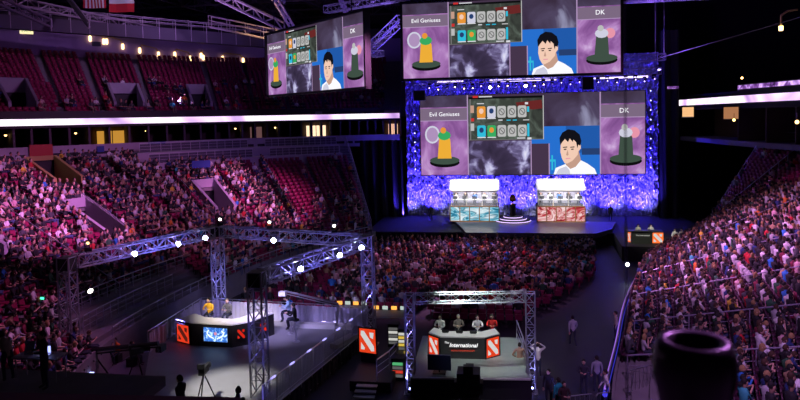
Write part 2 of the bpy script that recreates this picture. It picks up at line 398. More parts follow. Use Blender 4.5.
upper.A, upper.B = resample(LB, 16), resample(LU, 16); upper.n = len(upper.A)-1
terrace_obj(left, 'floor_lower_stand', LH, SMAX); terrace_obj(upper, 'floor_upper_stand', UH); terrace_obj(right, 'floor_side_stand')
# raised boxes behind the lower stand (two decks with railings)
BOX = (.575, .80)
def strip(S, a, b, t, k=24): return [S.P(a+(b-a)*i/k, t) for i in range(k+1)]
def deck(S, sa, sb, t0, t1, z0, z1, m, name):
    mb = MB(); a = strip(S, sa, sb, t0); b = strip(S, sa, sb, t1)
    for i in range(len(a)-1): mb.prism([a[i], a[i+1], b[i+1], b[i]], z0, z1, m)
    return struct(mb.build(name))
deck(left, .575, SMAX-.02, .80, .9, 6.5, 9.0, conc_l, 'floor_box_deck'); deck(left, .575, SMAX-.02, .9, 1.0, 6.5, 10.0, conc_l, 'floor_box_deck')
def railing(pts, z, h, name, label, post_every=1, m=None, group=None, mids=2, panel=None):
    """tubular guard rail along points (x,y) at heights z (number or list)"""
    m = m or steel; e = MB(); n = len(pts); zz = z if isinstance(z, (list, tuple)) else [z]*n
    P = [Vector((p[0], p[1], q)) for p, q in zip(pts, zz)]
    e.path([p+Vector((0,0,h)) for p in P], .035, m, 6); o = e.build(name)
    for i in range(0, n, post_every): b = MB(); b.tube(P[i], P[i]+Vector((0,0,h)), .025, m, 6); b.build('post', o)
    c = MB()
    for k in range(mids): c.path([p+Vector((0,0,h*(k+1)/(mids+1))) for p in P], .015, m, 5)
    if mids: c.build('mid_rails', o)
    if panel:
        d = MB()
        for i in range(n-1):
            a, b2 = P[i], P[i+1]; d.add([a+Vector((0,0,.08)), b2+Vector((0,0,.08)), b2+Vector((0,0,h-.1)), a+Vector((0,0,h-.1))], [(0,1,2,3)], panel)
        pn = d.build('infill_panel', o); sm = pn.modifiers.new('s', 'SOLIDIFY'); sm.thickness = .02
    tag(o, label, 'railing', group); return o
railp = mat('rail_pale', (.62,.6,.68), .4, .3); infill = mat('rail_infill', (.10,.09,.13), .4)
railing(strip(left, .577, .70, .80, 12), 9.0, .95, 'railing', 'pale guard rail with dark panels on the lower box deck, nearer the corner', m=railp, panel=infill)
railing(strip(left, .577, .70, .90, 12), 10.0, .95, 'railing', 'pale guard rail with dark panels on the upper box deck, nearer the corner', m=railp, panel=infill)
railing(strip(left, .725, .845, .80, 12), 9.0, .95, 'railing', 'pale guard rail with dark panels on the lower box deck above the empty seats', m=railp, panel=infill)
railing(strip(left, .725, .845, .90, 12), 10.0, .95, 'railing', 'pale guard rail with dark panels on the upper box deck above the empty seats', m=railp, panel=infill)
# concourse walls, suites, ribbon fascias
OUT = lambda S, t, k=60: strip(S, 0, 1, t, k)
mb = MB(); wall_along(mb, strip(left,0,1,1.0,80), 9.6, 11.0, .25, conc_l); struct(mb.build('wall_concourse'))
UO = Stand(LB, LU, 0, 1, 1); UO.A, UO.B, UO.n = upper.A, upper.B, upper.n
mb = MB(); wall_along(mb, strip(UO,0,1,.0,80), 12.75, 14.35, .4, black); struct(mb.build('wall_fascia'))
mb = MB(); wall_along(mb, strip(UO,0,1,.22,60), 9.6, 14, .3, mat('suite_wall', (.10,.06,.05), .8)); struct(mb.build('wall_suite_back'))
mb = MB()
a, b = strip(UO,0,1,0,60), strip(UO,0,1,.24,60)
for i in range(60): mb.prism([a[i],a[i+1],b[i+1],b[i]], 10.0, 10.3, black); mb.prism([a[i],a[i+1],b[i+1],b[i]], 12.76, 13.2, black)
struct(mb.build('floor_suites'))
for i in range(34):      # partitions between the suites
    sp = .40+.6*i/34; p, q = UO.P(sp,.012), UO.P(sp,.22); mb = MB(); d = (q-p).normalized(); w = Vector((-d.y,d.x))*.1
    mb.prism([p-w, q-w, q+w, p+w], 10.3, 12.75, mat('suite_partition', (.09,.07,.09), .8)); struct(mb.build('wall_suite_partition'))
RO = Stand(RB, RU, 0, 1, 1)
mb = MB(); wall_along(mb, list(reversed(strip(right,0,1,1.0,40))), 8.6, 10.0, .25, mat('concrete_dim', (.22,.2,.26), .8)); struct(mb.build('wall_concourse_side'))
RRIB = resample([(31,18),(31,30),(27.5,48),(24,64),(22,84)], 8)
mb = MB(); wall_along(mb, list(reversed(RRIB)), 13.25, 15.0, .4, black); struct(mb.build('wall_fascia_side'))
mb = MB(); wall_along(mb, list(reversed([p+Vector((4,0)) for p in RRIB])), 9, 14, .3, mat('suite_wall', (.10,.06,.05), .8)); struct(mb.build('wall_suite_back_side'))
mb = MB()
for i in range(len(RRIB)-1):
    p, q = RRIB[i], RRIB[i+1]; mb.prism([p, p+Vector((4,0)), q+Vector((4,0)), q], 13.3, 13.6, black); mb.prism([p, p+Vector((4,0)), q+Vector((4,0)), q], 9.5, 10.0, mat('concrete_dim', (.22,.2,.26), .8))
struct(mb.build('floor_suites_side'))
for i in range(1, 14):
    p = RRIB[2*i]; mb = MB(); mb.box((p.x+2.2, p.y, 11.65), (3.8, .2, 3.3), mat('suite_partition', (.09,.07,.09), .8)); struct(mb.build('wall_suite_partition_side'))
# ribbon displays
def ribbon(pts, z0, z1, m, label, inward):
    n = len(pts); A = []
    for i in range(n):
        d = (pts[min(i+1,n-1)]-pts[max(i-1,0)]).normalized(); A.append(Vector((d.y, -d.x))*inward)
    h = MB(); f = MB()
    for i in range(n-1):
        a, b, na, nb = pts[i], pts[i+1], A[i], A[i+1]
        h.prism([a+na*.02, b+nb*.02, b+nb*.14, a+na*.14], z0-.06, z1+.06, black)
        f.prism([a+na*.145, b+nb*.145, b+nb*.16, a+na*.16], z0, z1, m)
    o = h.build('ribbon_display'); f.build('screen', o); tag(o, label, 'display'); return o
ribw = emis_ramp('ribbon_picture', [(.3,(.22,.09,.36)),(.44,(.8,.55,.9)),(.55,(1,.93,1)),(.75,(.6,.3,.75))], 1.6, scale=.09, distort=2, detail=2)
ribbon(strip(UO,0,1,0,120), 13.0, 13.62, ribw, 'long glowing white ribbon display along the front edge of the upper stand', 1)
ribbon(list(reversed(RRIB)), 13.8, 14.5, ribw, 'glowing white ribbon display on the fascia above the stand beside the casters', 1)
# arena shell
fl = MB(); fl.box((-12,55,-.15), (130,150,.3), darkf); struct(fl.build('floor'))
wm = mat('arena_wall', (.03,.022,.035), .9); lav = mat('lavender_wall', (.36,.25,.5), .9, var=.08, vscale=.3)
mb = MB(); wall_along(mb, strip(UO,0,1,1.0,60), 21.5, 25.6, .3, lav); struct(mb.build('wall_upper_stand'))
mb = MB(); wall_along(mb, strip(UO,0,1,1.01,60), 25.0, 27.2, .5, black); struct(mb.build('beam_upper_stand'))
mb = MB(); mb.box((-75,55,17),(.4,150,34),wm); struct(mb.build('wall_left'))
mb = MB(); mb.box((53,55,17),(.4,150,34),wm); struct(mb.build('wall_right'))
mb = MB(); mb.box((-12,118,17),(130,.4,34),wm); struct(mb.build('wall_back'))
mb = MB(); mb.box((-12,-8,17),(130,.4,34),wm); struct(mb.build('wall_front'))
mb = MB(); mb.box((-12,55,34.2),(130,150,.4),mat('roof_deck', (.045,.04,.06), .9, var=.2)); struct(mb.build('ceiling'))
WZ = PY(180,373,18).z-1.80
# terrace under the camera: steps going down and two landings
mb = MB(); mb.box((-14,-3.2,11.15),(44,9.6,.3),conc)
for k in range(12): mb.box((-18.5,2.1+k*1.0,11.28-.47*k),(35,1.0,.3),conc)
mb.box((-15,15.9,5.1),(9.5,3.9,.3),conc); mb.box((-4,17.2,WZ-.15),(12.4,4.0,.3),conc); mb.box((-15,13.7,2.6),(44,.3,5.2),conc); struct(mb.build('floor_near_stand'))
pa, pb = PY(0,392.5,6), PY(236,397.5,6); M_ = Matrix.Translation(((pa.x+pb.x)/2-1, 6, (pa.z+pb.z)/2+.0))
parapet = MB(); pm = mat('parapet', (.10,.05,.06), .8); parapet.box((0,0,0),(pb.x-pa.x+2,.24,.06),pm,M=M_@Matrix.Translation((0,0,-.11))@Matrix.Rotation(-math.atan2(pa.z-pb.z, pb.x-pa.x)*-1,4,'Y')); parapet.box((M_.translation.x,6,M_.translation.z-.70),(pb.x-pa.x+2,.16,1.0),pm); struct(parapet.build('wall_parapet'))
# vomitory walls
def vomitory(S, h, label, wallm, hgt=.9, lit=None):
    sa, sb, ta, tb = h; sa0, sb0 = sa, sb; n = 10; e = MB(); zf = S.zr(int(ta*S.rows+.5))
    o = empty('entrance_tunnel')
    for sp in (sa, sb):
        e = MB(); d = Vector((0,0)); pts = [S.P(sp, ta+(tb-ta)*i/n) for i in range(n+1)]
        tan = (pts[-1]-pts[0]).normalized(); w = Vector((-tan.y, tan.x))*.13
        for i in range(n):
            za = S.z0+(S.z1-S.z0)*(ta+(tb-ta)*i/n)+hgt; zb = S.z0+(S.z1-S.z0)*(ta+(tb-ta)*(i+1)/n)+hgt
            a, b = pts[i], pts[i+1]
            vs = [(*(a-w),zf-.2),(*(b-w),zf-.2),(*(b+w),zf-.2),(*(a+w),zf-.2),(*(a-w),za),(*(b-w),zb),(*(b+w),zb),(*(a+w),za)]
            e.add(vs, [(3,2,1,0),(4,5,6,7),(0,1,5,4),(1,2,6,5),(2,3,7,6),(3,0,4,7)], wallm)
        e.build('side_wall', o)
    a, b = S.P(sa, tb), S.P(sb, tb); tn = (S.P(sa,tb)-S.P(sa,ta)).normalized()*.2; b2 = MB(); zt = S.z0+(S.z1-S.z0)*tb+hgt
    b2.prism([a, b, b+tn, a+tn], zf+2.1, zt, wallm); b2.build('lintel_wall', o)
    b3 = MB(); b3.prism([a+tn*1.2, b+tn*1.2, b+tn*1.5, a+tn*1.5], zf-.2, zf+2.1, lit or black); b3.build('opening_shade', o)  # black sheet stands in for the shade inside the tunnel
    tag(o, label, 'entrance'); return o
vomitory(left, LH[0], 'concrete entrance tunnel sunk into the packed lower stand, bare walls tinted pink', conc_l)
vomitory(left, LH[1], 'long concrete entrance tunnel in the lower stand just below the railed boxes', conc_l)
vomitory(left, LH[2], 'entrance tunnel with yellow-lit wall near the top of the lower stand', mat('yellow_lit_wall', (.5,.33,.12), .8))  # yellow light on these walls is put into their base colour
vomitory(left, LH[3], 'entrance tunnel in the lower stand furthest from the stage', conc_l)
vomitory(upper, UH[0], 'middle entrance tunnel low in the empty upper stand', conc_l); vomitory(upper, UH[1], 'entrance tunnel of the upper stand nearest the hanging screen', conc_l); vomitory(upper, UH[2], 'entrance tunnel of the upper stand farthest from the stage', conc_l)
# ------------------------------------------------------------------ seats and crowd placement
def near_hole(holes, sp, t, rows):
    return any(a-.004 < sp < b+.004 and c-.5/rows < t < d+.5/rows for a, b, c, d in holes)
def seat_grid(S, holes, smin, smax, aisles, tmax=lambda sp: 1.0, spacing=.54, who='', centre=None, aw=.0055):
    out = []
    for r in range(S.rows):
        t = (r+.45)/S.rows; N = 400; pts = [S.P(smin+(smax-smin)*i/N, t) for i in range(N+1)]; acc = 0; blk = -1; cnt = 0; lastin = False
        for i in range(N):
            sp = smin+(smax-smin)*i/N; seg = (pts[i+1]-pts[i]).length; acc += seg
            ok = not near_hole(holes, sp, t, S.rows) and t < tmax(sp)
            x = [abs(sp-a)*1.0 for a in aisles]; ok = ok and (not x or min(x) > aw)
            b = sum(1 for a in aisles if sp > a)
            if b != blk: blk = b; cnt = 0
            if acc >= spacing and ok:
                acc = 0; cnt += 1; p = pts[i]; d = (pts[i+1]-pts[i]).normalized(); nrm = Vector((d.y, -d.x))
                rz = math.atan2(nrm.y, nrm.x)-PI/2
                q = proj(p.x, p.y, S.zr(r)+.8)
                if -12 < q[0] < 812 and -12 < q[1] < 412: out.append(dict(p=(p.x, p.y, S.zr(r)), rz=rz, r=r+1, b=blk+1, k=cnt, sp=sp, t=t, w=q[2], u=q[0], v=q[1], S=who))
    return out
LAIS = [.25,.32,.38,.425,.49,.545,.59,.645,.705,.78,.84]; UAIS = [.36,.42,.455,.52,.555,.60,.67,.72,.77,.83]; RAIS = [.25,.38,.5,.62,.75,.9]
seats = seat_grid(left, LH, .15, SMAX-.012, LAIS, lambda sp: .79 if .572 < sp else .925, who='big stand')
seats += seat_grid(upper, UH, .3, .95, UAIS, spacing=.5, who='upper stand', aw=.0036)
seats += seat_grid(right, [], .08, .985, RAIS, aw=.008, who='side stand')
# seats on the decks of the boxes
def fac(a): return math.atan2(a[1], a[0])-PI/2
# floor seating facing the stage
r = 0
y = 39.6
while y < 63.2:
    r += 1; x = -15.5; k = 0
    xl = np.interp(y, [37,42,52,61.5,65], [-17.5,-17.6,-15.6,-11.8,-9]); xr = np.interp(y, [37,46,52,60,64], [-.2,4.2,7.2,8.2,8.6])
    x = xl
    while x < xr:
        if (abs(x+4.8-(y-44)*.22) > .55 or y > 55) and not (y < 41.5 and -11 < x < -4.6):
            k += 1; q = proj(x, y, .8); seats.append(dict(p=(x, y, 0), rz=0, r=r, b=1+int(x > -4), k=k, sp=0, t=0, w=q[2], u=q[0], v=q[1], S='floor'))
        x += .56
    y += .95
occ = []; free = []
for s in seats:
    u, v = s['u'], s['v']
    if s['S'] == 'big stand' and .27 < s['sp'] < .5 and s['t'] < .13: continue
    if s['S'] == 'side stand' and s['sp'] < .30 and s['t'] < .12: continue
    if s['S'] == 'big stand':
        pr = .86
        if s['sp'] > .715: pr = .03 if s['t'] > .32 else .5
        elif s['sp'] < .40: pr = .82
        nz_ = noise.noise(Vector((s['p'][0]*.25, s['p'][1]*.25, 3)))
        if nz_ > .28: pr *= .35
    elif s['S'] == 'upper stand':
        nz_ = noise.noise(Vector((s['p'][0]*.12, s['p'][1]*.12, 9))); pr = .0
        if s['t'] < .45 and nz_ > -.05: pr = .28
        if s['t'] < .16: pr = .3
    elif s['S'] == 'side stand':
        pr = .97
        if s['sp'] > .88: pr = .12
        elif s['sp'] > .68 and s['t'] > .66: pr = .12
    else:
        pr = .9 if s['p'][1] > 50 else .78 if s['p'][1] > 45 else .5
        if s['p'][0] < -12.5: pr *= .45
        if s['p'][1] < 40.2: pr = .12
    (occ if random.random() < pr else free).append(s)
print('COUNTS', len(seats), len(occ), len(free))
inframe = lambda s: 3 < s['u'] < 797 and 5 < s['v'] < 392
def hidden(s):   # behind the desks, the big post or the bottom ledge
    u, v = s['u'], s['v']
    return (652 < u < 738 and v > 328) or (150 < u < 365 and 322 < v) or (405 < u < 540 and v > 322) or (30 < u < 62 and v > 322)
NI = 290
occ.sort(key=lambda s: s['w']); cand = [s for s in occ if inframe(s) and not hidden(s)][:NI]; cs = {id(s) for s in cand}; rest = [s for s in occ if id(s) not in cs]
free.sort(key=lambda s: s['w']); fcand = [s for s in free if inframe(s) and not hidden(s)][:NI]; fs_ = {id(s) for s in fcand}
NTH = lambda n: f"{n}{'th' if 10 < n % 100 < 14 else {1:'st',2:'nd',3:'rd'}.get(n % 10,'th')}"
def where(s):
    if s['S'] == 'floor': return f"floor row {s['r']} from the desks, {NTH(s['k'])} seat along"
    return f"{s['S']} row {s['r']}, block {s['b']}, {NTH(s['k'])} seat"
SPOSES = [('sit', SIT, {}), ('clap', SIT_CLAP, {}), ('lean', SIT_LEAN, {}), ('face', SIT_FACE, dict(hy=.4)), ('sitside', SIT, dict(hy=-.5)), ('phone', SIT_CLAP, dict(hp=-.45, hy=.1))]
PNAME = dict(sit='hands in lap', clap='hands raised in front', lean='leaning forward', face='hand near chin', sitside='head turned aside', phone='looking down at hands')
for s in cand:
    pi = random.choices(range(6), [5,2,3,2,3,2])[0]; key, J, kw = SPOSES[pi]; tn, tc, _ = TOPS[int(rng.choice(len(TOPS), p=TW))]; hn, hc = random.choices(HAIRS, [6,5,2])[0]
    lng = random.random() < .25
    stage = math.atan2(70-s['p'][1], 3-s['p'][0])-PI/2
    dz = (stage-s['rz']+PI) % (2*PI)-PI; rz = s['rz']+max(-.5, min(.5, dz*.5))+random.uniform(-.15,.15)
    sl = 'short' if random.random() < .5 else 'long'
    person(key+sl+('lng' if lng else ''), J, s['p'], rz, f"{hn} spectator in {tn} top, {where(s)}", tc, hc, group='seated spectators nearest the camera', detail=1, hair='long' if lng else 'short', scale=random.uniform(1.0,1.1), sleeve=sl, bottoms=trous, **kw)
X = np.array([[*s['p'], 0, 1] for s in rest], float)
for i, s in enumerate(rest):
    stage = math.atan2(70-s['p'][1], 3-s['p'][0])-PI/2; dz = (stage-s['rz']+PI) % (2*PI)-PI
    X[i,0] += random.uniform(-.1,.1); X[i,1] += random.uniform(-.1,.1); X[i,3] = s['rz']+max(-.5, min(.5, dz*.5))+random.uniform(-.3,.3); X[i,4] = random.uniform(1.0,1.2)
n = len(rest); colf = np.ones((n, len(LPV), 4)); ti = rng.choice(len(TOPS), n, p=TW); TC = np.array([t[1] for t in TOPS]); HC = np.array([h[1] for h in HAIRS]); hi = rng.choice(3, n, p=[.5,.35,.15])
SK = np.array([.55,.33,.24])*rng.uniform(.6,1.25,(n,1)); TR = np.array([[.03,.035,.06],[.02,.02,.02],[.2,.17,.12],[.06,.09,.2]])[rng.integers(0,4,n)]
PAL = np.stack([SK, TC[ti], HC[hi], TR], 1); colf[:,:,:3] = PAL[:, LPC]
jit = rng.normal(0,.012,(1,len(LPV),3))[0]
crowd = instanced_mesh('crowd', LPV+jit*0, LPF, X, colf, mat('crowd_cloth', rough=.8, attr='Col'))
tag(crowd, 'dense crowd of seated spectators filling the stands and floor beyond the nearest ones', 'crowd', kind='stuff')
# stadium seats
def seat_mesh(detail=True):
    a = MB(); a.box((0,-.0,.43),(.46,.42,.06),seatred); a.box((0,.0,.385),(.36,.3,.04),black)
    b = MB(); M = Matrix.Translation((0,-.25,.63)) @ Matrix.Rotation(.17, 4, 'X'); b.box((0,0,0),(.46,.05,.36),seatred,M=M); b.box((0,0,0),(.4,.03,.3),seatred,M=M@Matrix.Translation((0,.03,0)))
    c = MB(); c.box((0,-.2,.2),(.06,.06,.4),black); c.box((0,-.2,.35),(.54,.06,.05),black); c.box((0,-.2,.01),(.2,.16,.02),black)
    for sx in (-1, 1): c.box((sx*.255,-.05,.6),(.035,.34,.035),black); c.box((sx*.255,-.2,.42),(.035,.05,.4),black)
    return a, b, c
a, b, c = seat_mesh(); stn = c.build('stadium_seat'); sa_ = a.build('seat_pan', stn); sb_ = b.build('backrest', stn); reg(stn)
first = True
for s in fcand:
    o = stn if first else copyt(stn, s['p']); o.location = s['p']; o.rotation_euler.z = s['rz']; first = False
    up_ = ''
    tag(o, f"empty red folding seat, {where(s)}", 'seat', 'empty stadium seats nearest the camera')
def boxV(c, d):
    return [(c[0]+sx*d[0]/2, c[1]+sy*d[1]/2, c[2]+sz*d[2]/2) for sz in (-1,1) for sx, sy in ((-1,-1),(1,-1),(1,1),(-1,1))]
BF = [(3,2,1,0),(4,5,6,7),(0,1,5,4),(1,2,6,5),(2,3,7,6),(3,0,4,7)]
sv = boxV((0,0,.42),(.48,.44,.09)); bk = [(x, y-(z-.68)*.15, z) for x, y, z in boxV((0,-.26,.62),(.46,.06,.36))]; ft = boxV((0,-.2,.2),(.08,.08,.4))
SV = np.array(sv+bk+ft); SF = [tuple(j+8*k for j in f) for k in range(3) for f in BF]
kept = {id(s) for s in occ} | {id(s) for s in free}; rs = [s for s in seats if id(s) not in fs_ and id(s) in kept]; occ_ids = {id(s) for s in occ}
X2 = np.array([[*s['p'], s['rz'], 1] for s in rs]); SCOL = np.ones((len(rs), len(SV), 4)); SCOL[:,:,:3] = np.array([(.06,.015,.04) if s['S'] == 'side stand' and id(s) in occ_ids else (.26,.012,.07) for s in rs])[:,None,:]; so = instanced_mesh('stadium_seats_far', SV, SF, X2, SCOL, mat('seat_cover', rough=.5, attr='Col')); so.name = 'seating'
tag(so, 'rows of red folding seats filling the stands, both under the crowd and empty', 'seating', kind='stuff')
# ------------------------------------------------------------------ display picture (shared by the big screens)
purp = emis_ramp('picture_purple', [(.2,(.09,.03,.14)),(.45,(.26,.1,.32)),(.6,(.42,.2,.5)),(.8,(.75,.55,.85))], 1.0, scale=.022, distort=2.5)
cloud = emis_ramp('picture_clouds', [(.3,(.025,.018,.04)),(.5,(.05,.035,.08)),(.57,(.16,.13,.28)),(.64,(.5,.48,.75)),(.75,(.9,.9,1))], 1.0, scale=.05, distort=.6, detail=9)
cloud2 = emis_ramp('picture_clouds_dim', [(.35,(.035,.02,.04)),(.6,(.08,.06,.12)),(.78,(.4,.4,.6)),(1,(.8,.8,1))], 1.0, scale=.03, distort=.6, detail=8)
plum = emis('picture_plum', (.06,.035,.07)); lav_e = emis('picture_lavender', (.42,.28,.5)); headb = emis('picture_band', (.20,.14,.22))
board = emis_ramp('picture_board', [(.3,(.02,.02,.02)),(.5,(.05,.06,.05)),(.7,(.13,.17,.14)),(.9,(.25,.3,.26))], 1.0, scale=.05)
P_ = dict(blue=(.02,.16,.62), blue2=(.015,.10,.40), blued=(.02,.05,.16), skin=(.78,.52,.40), skins=(.55,.33,.25), hair=(.006,.006,.01), white=(.85,.85,.9), whites=(.62,.62,.75), red=(.6,.03,.03), grey=(.5,.5,.5), greyd=(.16,.16,.16), black=(.005,.005,.006), orange=(.8,.3,.04), amber=(.85,.42,.04), cyan=(.03,.5,.7), green=(.04,.4,.12), stone=(.05,.08,.06), pinky=(.8,.3,.4), line=(.7,.7,.75))
PE = {k: emis('picture_'+k, v, 1.15 if k in ('white','skin') else 1.0) for k, v in P_.items()}
def picture():
    """flat picture, 16.6 wide 5.9 high (units scaled later), x right, z up, facing -Y; each layer 4 mm in front of the one below"""
    mb = MB(); W, Hh = 217.0, 76.0; lay = [0]
    def q(poly, m):       # poly in photo-like pixels from the top left corner
        lay[0] += 1; y = -.0014*lay[0]; mb.add([(x-W/2, y, Hh/2-z) for x, z in poly], [tuple(range(len(poly)))], m)
    def rect(x0, y0, x1, y1, m): q([(x0,y0),(x0,y1),(x1,y1),(x1,y0)], m)
    def disc(cx, cy, rx, ry, m, n=18): q([(cx+rx*cos(2*PI*i/n), cy-ry*sin(2*PI*i/n)) for i in range(n)], m)
    rect(0,0,W,Hh,plum); rect(0,0,48,Hh,purp); rect(175,0,W,Hh,purp); rect(0,0,48,11,cloud2); rect(175,0,W,11,cloud2)
    rect(0,12,48,24,headb); rect(175,12,W,24,headb); rect(0,23.4,48,24.2,lav_e); rect(175,23.4,W,24.2,lav_e); rect(47,0,48.2,Hh,lav_e); rect(175,0,176.2,Hh,lav_e)
    rect(122,0,175,31,cloud2); rect(48.2,44,109,Hh,cloud); rect(109,44,110,Hh,lav_e)
    rect(110,31,175,Hh,PE['blue']); rect(110,47,127,Hh,plum); rect(126.4,47,127.4,Hh,lav_e); rect(143,31,175,56,PE['blue2']); rect(158,52,175,58,PE['blued'])
    # board of round-cornered icons
    rect(48.2,2,122,43,board); rect(48.2,2,122,4,PE['black']); rect(49.5,4,51,42.6,PE['greyd']); rect(48.2,42.4,122,43,PE['greyd']); rect(121.2,2,122,43,PE['grey'])
    q([(95,8),(120,6),(121,14),(112,15),(97,13)], emis('picture_dimred', (.14,.02,.02)))
    cols = [[PE['orange'],PE['whites']],[PE['cyan'],PE['green']]]
    for r_, y in enumerate((11, 29)):
        for c_, x in enumerate((57,67,77,87,97)):
            w, h = 8.4, 11
            poly = [(x+1,y),(x,y+1),(x,y+h-1),(x+1,y+h),(x+w-1,y+h),(x+w,y+h-1),(x+w,y+1),(x+w-1,y)]
            if c_ < 2: q(poly, cols[r_][c_]); disc(x+4.2,y+4.5,2.3,2.6,[PE['skin'],PE['blued'],PE['blued'],PE['orange']][r_*2+c_],10); rect(x,y+h,x+w,y+h+1,PE['line'])
            else: q(poly, PE['grey']); disc(x+4.2,y+5.5,3.1,3.4,PE['greyd'],12); disc(x+4.2,y+5.5,2.2,2.5,PE['grey'],12); q([(x+2.4,y+3),(x+2,y+3.8),(x+6,y+8),(x+6.6,y+7.4)], PE['greyd'])
    for x0, y0, x1, y1, m in ((57,8,64,8.8,'line'),(59,1.4,72,2.4,'line'),(53,1,58,2.8,'red'),(50.5,10,54,17,'skins'),(50.5,27,54,34,'grey'),(51,22,54,25,'red'),(78,23.8,82,24.8,'line'),(86,24,90,25,'cyan'),(92,24,96,25,'cyan'),(106,12,108,17,'cyan'),(106,28,108,40,'cyan'),(104,8,107,10,'line'),(96,41,104,42,'line'),(106,41,110,43,'line'),(102,24,108,25,'grey')): rect(x0,y0,x1,y1,PE[m])
    rect(127.5,62,133,64,PE['cyan']); rect(129,58,130.5,72,PE['cyan']); rect(132,62,133,73,PE['cyan'])
    # head and shoulders of a dark-haired man in a white shirt
    q([(131,Hh),(133,70),(142,66.5),(145,63),(155,62),(163,66),(170,71),(172,Hh)], PE['white'])
    q([(133,Hh),(136,71),(143,68.5),(146,72),(147,Hh)], PE['whites'])
    q([(143,62),(142.6,67),(147,71),(152,69),(157,63),(155,54),(144,56)], PE['skins'])
    q([(138,47),(137.6,55),(139,61),(141.5,65.5),(144,66),(149,63.5),(154,58),(155.5,50),(154,44),(148,42),(140,43)], PE['skin'])
    q([(154,50),(155,47.5),(157,48),(157,52),(155,54.5),(154,54)], PE['skin'])
    q([(137.4,49),(136.8,42),(139.5,37),(145,34),(151,35),(156,39),(157.6,45),(156.6,49.5),(154.6,48.5),(153.8,52),(152.6,46),(150,43.5),(149.6,46),(146.6,42.6),(145,46),(142,43),(139.4,46)], PE['hair'])
    for a, b in ((140,144.2),(147,151)): q([(a,50.4),(a,51.2),(b,51.0),(b,50.0)], PE['hair']); q([(a+.8,52.2),(a+1,53.2),(b-.8,53.1),(b-1,52)], PE['hair'])
    q([(144.4,53),(143,58),(144.6,58.6),(145.4,57.6)], PE['skins']); q([(142.6,60.8),(142.6,61.8),(147,61.6),(147.2,60.8)], PE['pinky'])
    # round pedestals with a plain abstract statuette on each side panel
    for cx, m1, m2, ml in ((24,PE['amber'],PE['green'],'a'),(199,PE['stone'],PE['whites'],'b')):
        if ml == 'a': disc(cx-12,37,7.5,8.5,PE['whites'],20); disc(cx-12,37,5.8,6.8,lav_e,20)
        else: disc(cx+8,38,5,5,PE['pinky'],14)
        disc(cx,64,15,4.6,PE['black'],22); disc(cx,61.8,15,4,PE['stone'],22)
        q([(cx-5,38),(cx-7,60),(cx+7,60),(cx+6,42),(cx+2,37)], m1); disc(cx,38,6.5,4.5,m2,12); disc(cx-1,33,3,3,PE['orange' if ml=='a' else 'grey'],10)
    return mb
PIC = None
def big_screen(c, w, h, rz, label, grp=None, bz=.2):
    """LED wall with housing, back frame and picture; origin at its centre"""
    global PIC
    o = MB(); o.box((0,.18,0),(w+2*bz,.3,h+2*bz),black); 
    for i in range(7): o.box((-w/2*.94+w*.94*i/6,.42,0),(.12,.2,h*.95),black)
    for z in (-h/2,0,h/2): o.box((0,.5,z*.95),(w*.94,.1,.12),black)
    b = MB()
    for sx in (-1,1): b.box((sx*(w/2+bz*.5),-.1,0),(bz,.28,h+2*bz),black)
    for sz in (-1,1): b.box((0,-.1,sz*(h/2+bz*.5)),(w+2*bz,.28,bz),black)
    o = o.build('led_screen', loc=c, rz=rz); b.build('bezel', o)
    if PIC is None: PIC = picture().build('picture'); p = PIC
    else: p = PIC.copy(); COL.objects.link(p)
    p.parent = o; p.scale = (w/217, 1, h/76); p.location = (0, 0, 0); p.rotation_euler = (0,0,0)
    k = w/217
    for body, x, size in (('Evil Geniuses', -84, 6.2), ('DK', 89, 7)):
        t = text_mesh(body, size*k*.92, emis('screen_letters', (.85,.85,.9), 1.3), 'lettering', .003, parent=o); t.location = (x*k, -.48*.5-.02-.0, h/2-17.8*h/76); t.rotation_euler.x = PI/2
        t.location.y = -.0014*130
    return tag(o, label, 'screen', grp)
a, b, c_, d = PY(420,98,74), PY(645,88,74), PY(424,176,74), PY(645,172,74)
big_screen(((a.x+b.x)/2, 74, (a.z+d.z)/2+.0), (b.x-a.x), (a.z+b.z)/2-(c_.z+d.z)/2, 0, 'huge video wall at the back of the stage, directly above the two player booths', bz=.06)
a, b, c_, d = PY(402,1,55), PY(620,-3,55), PY(404,78,55), PY(620,73,55)
big_screen(((a.x+b.x)/2, 55, (a.z+b.z)/2/2+(c_.z+d.z)/4), (b.x-a.x), (a.z+b.z)/2-(c_.z+d.z)/2, R(-1), 'hanging video screen facing the camera squarely, above the stage video wall')
SL = (PY(268,38,61.5), PY(268,98,61.5), PY(366,8,50), PY(366,83,50)); ctr = (SL[0]+SL[1]+SL[2]+SL[3])/4; dx = SL[2]-SL[0]; dx.z = 0
big_screen(ctr, dx.length, ((SL[2].z-SL[3].z)+(SL[0].z-SL[1].z))/2, math.atan2(dx.y, dx.x), 'hanging video screen turned at an angle, over the big stand near the ceiling')
def cable(a, b, label, r=.03, m=None, grp=None):
    mb = MB(); mb.tube(a, b, r, m or black, 6); return tag(mb.build('hanging_cable'), label, 'cable', grp)
for x, y, n in ((-7.5,55.6,'one end'),(0.6,55.6,'the middle'),(8.6,55.6,'the far end')): cable((x,y,22.8),(x,y,34), f'black steel cable holding {n} of the camera-facing hanging screen', .05)
for f, n in ((.1,'deeper end'),(.9,'nearer end')): p = SL[0].lerp(SL[2], f); cable((p.x-.3,p.y+.4,21.6),(p.x-.3,p.y+.4,34), f'black steel cable at the {n} of the angled hanging screen', .05)
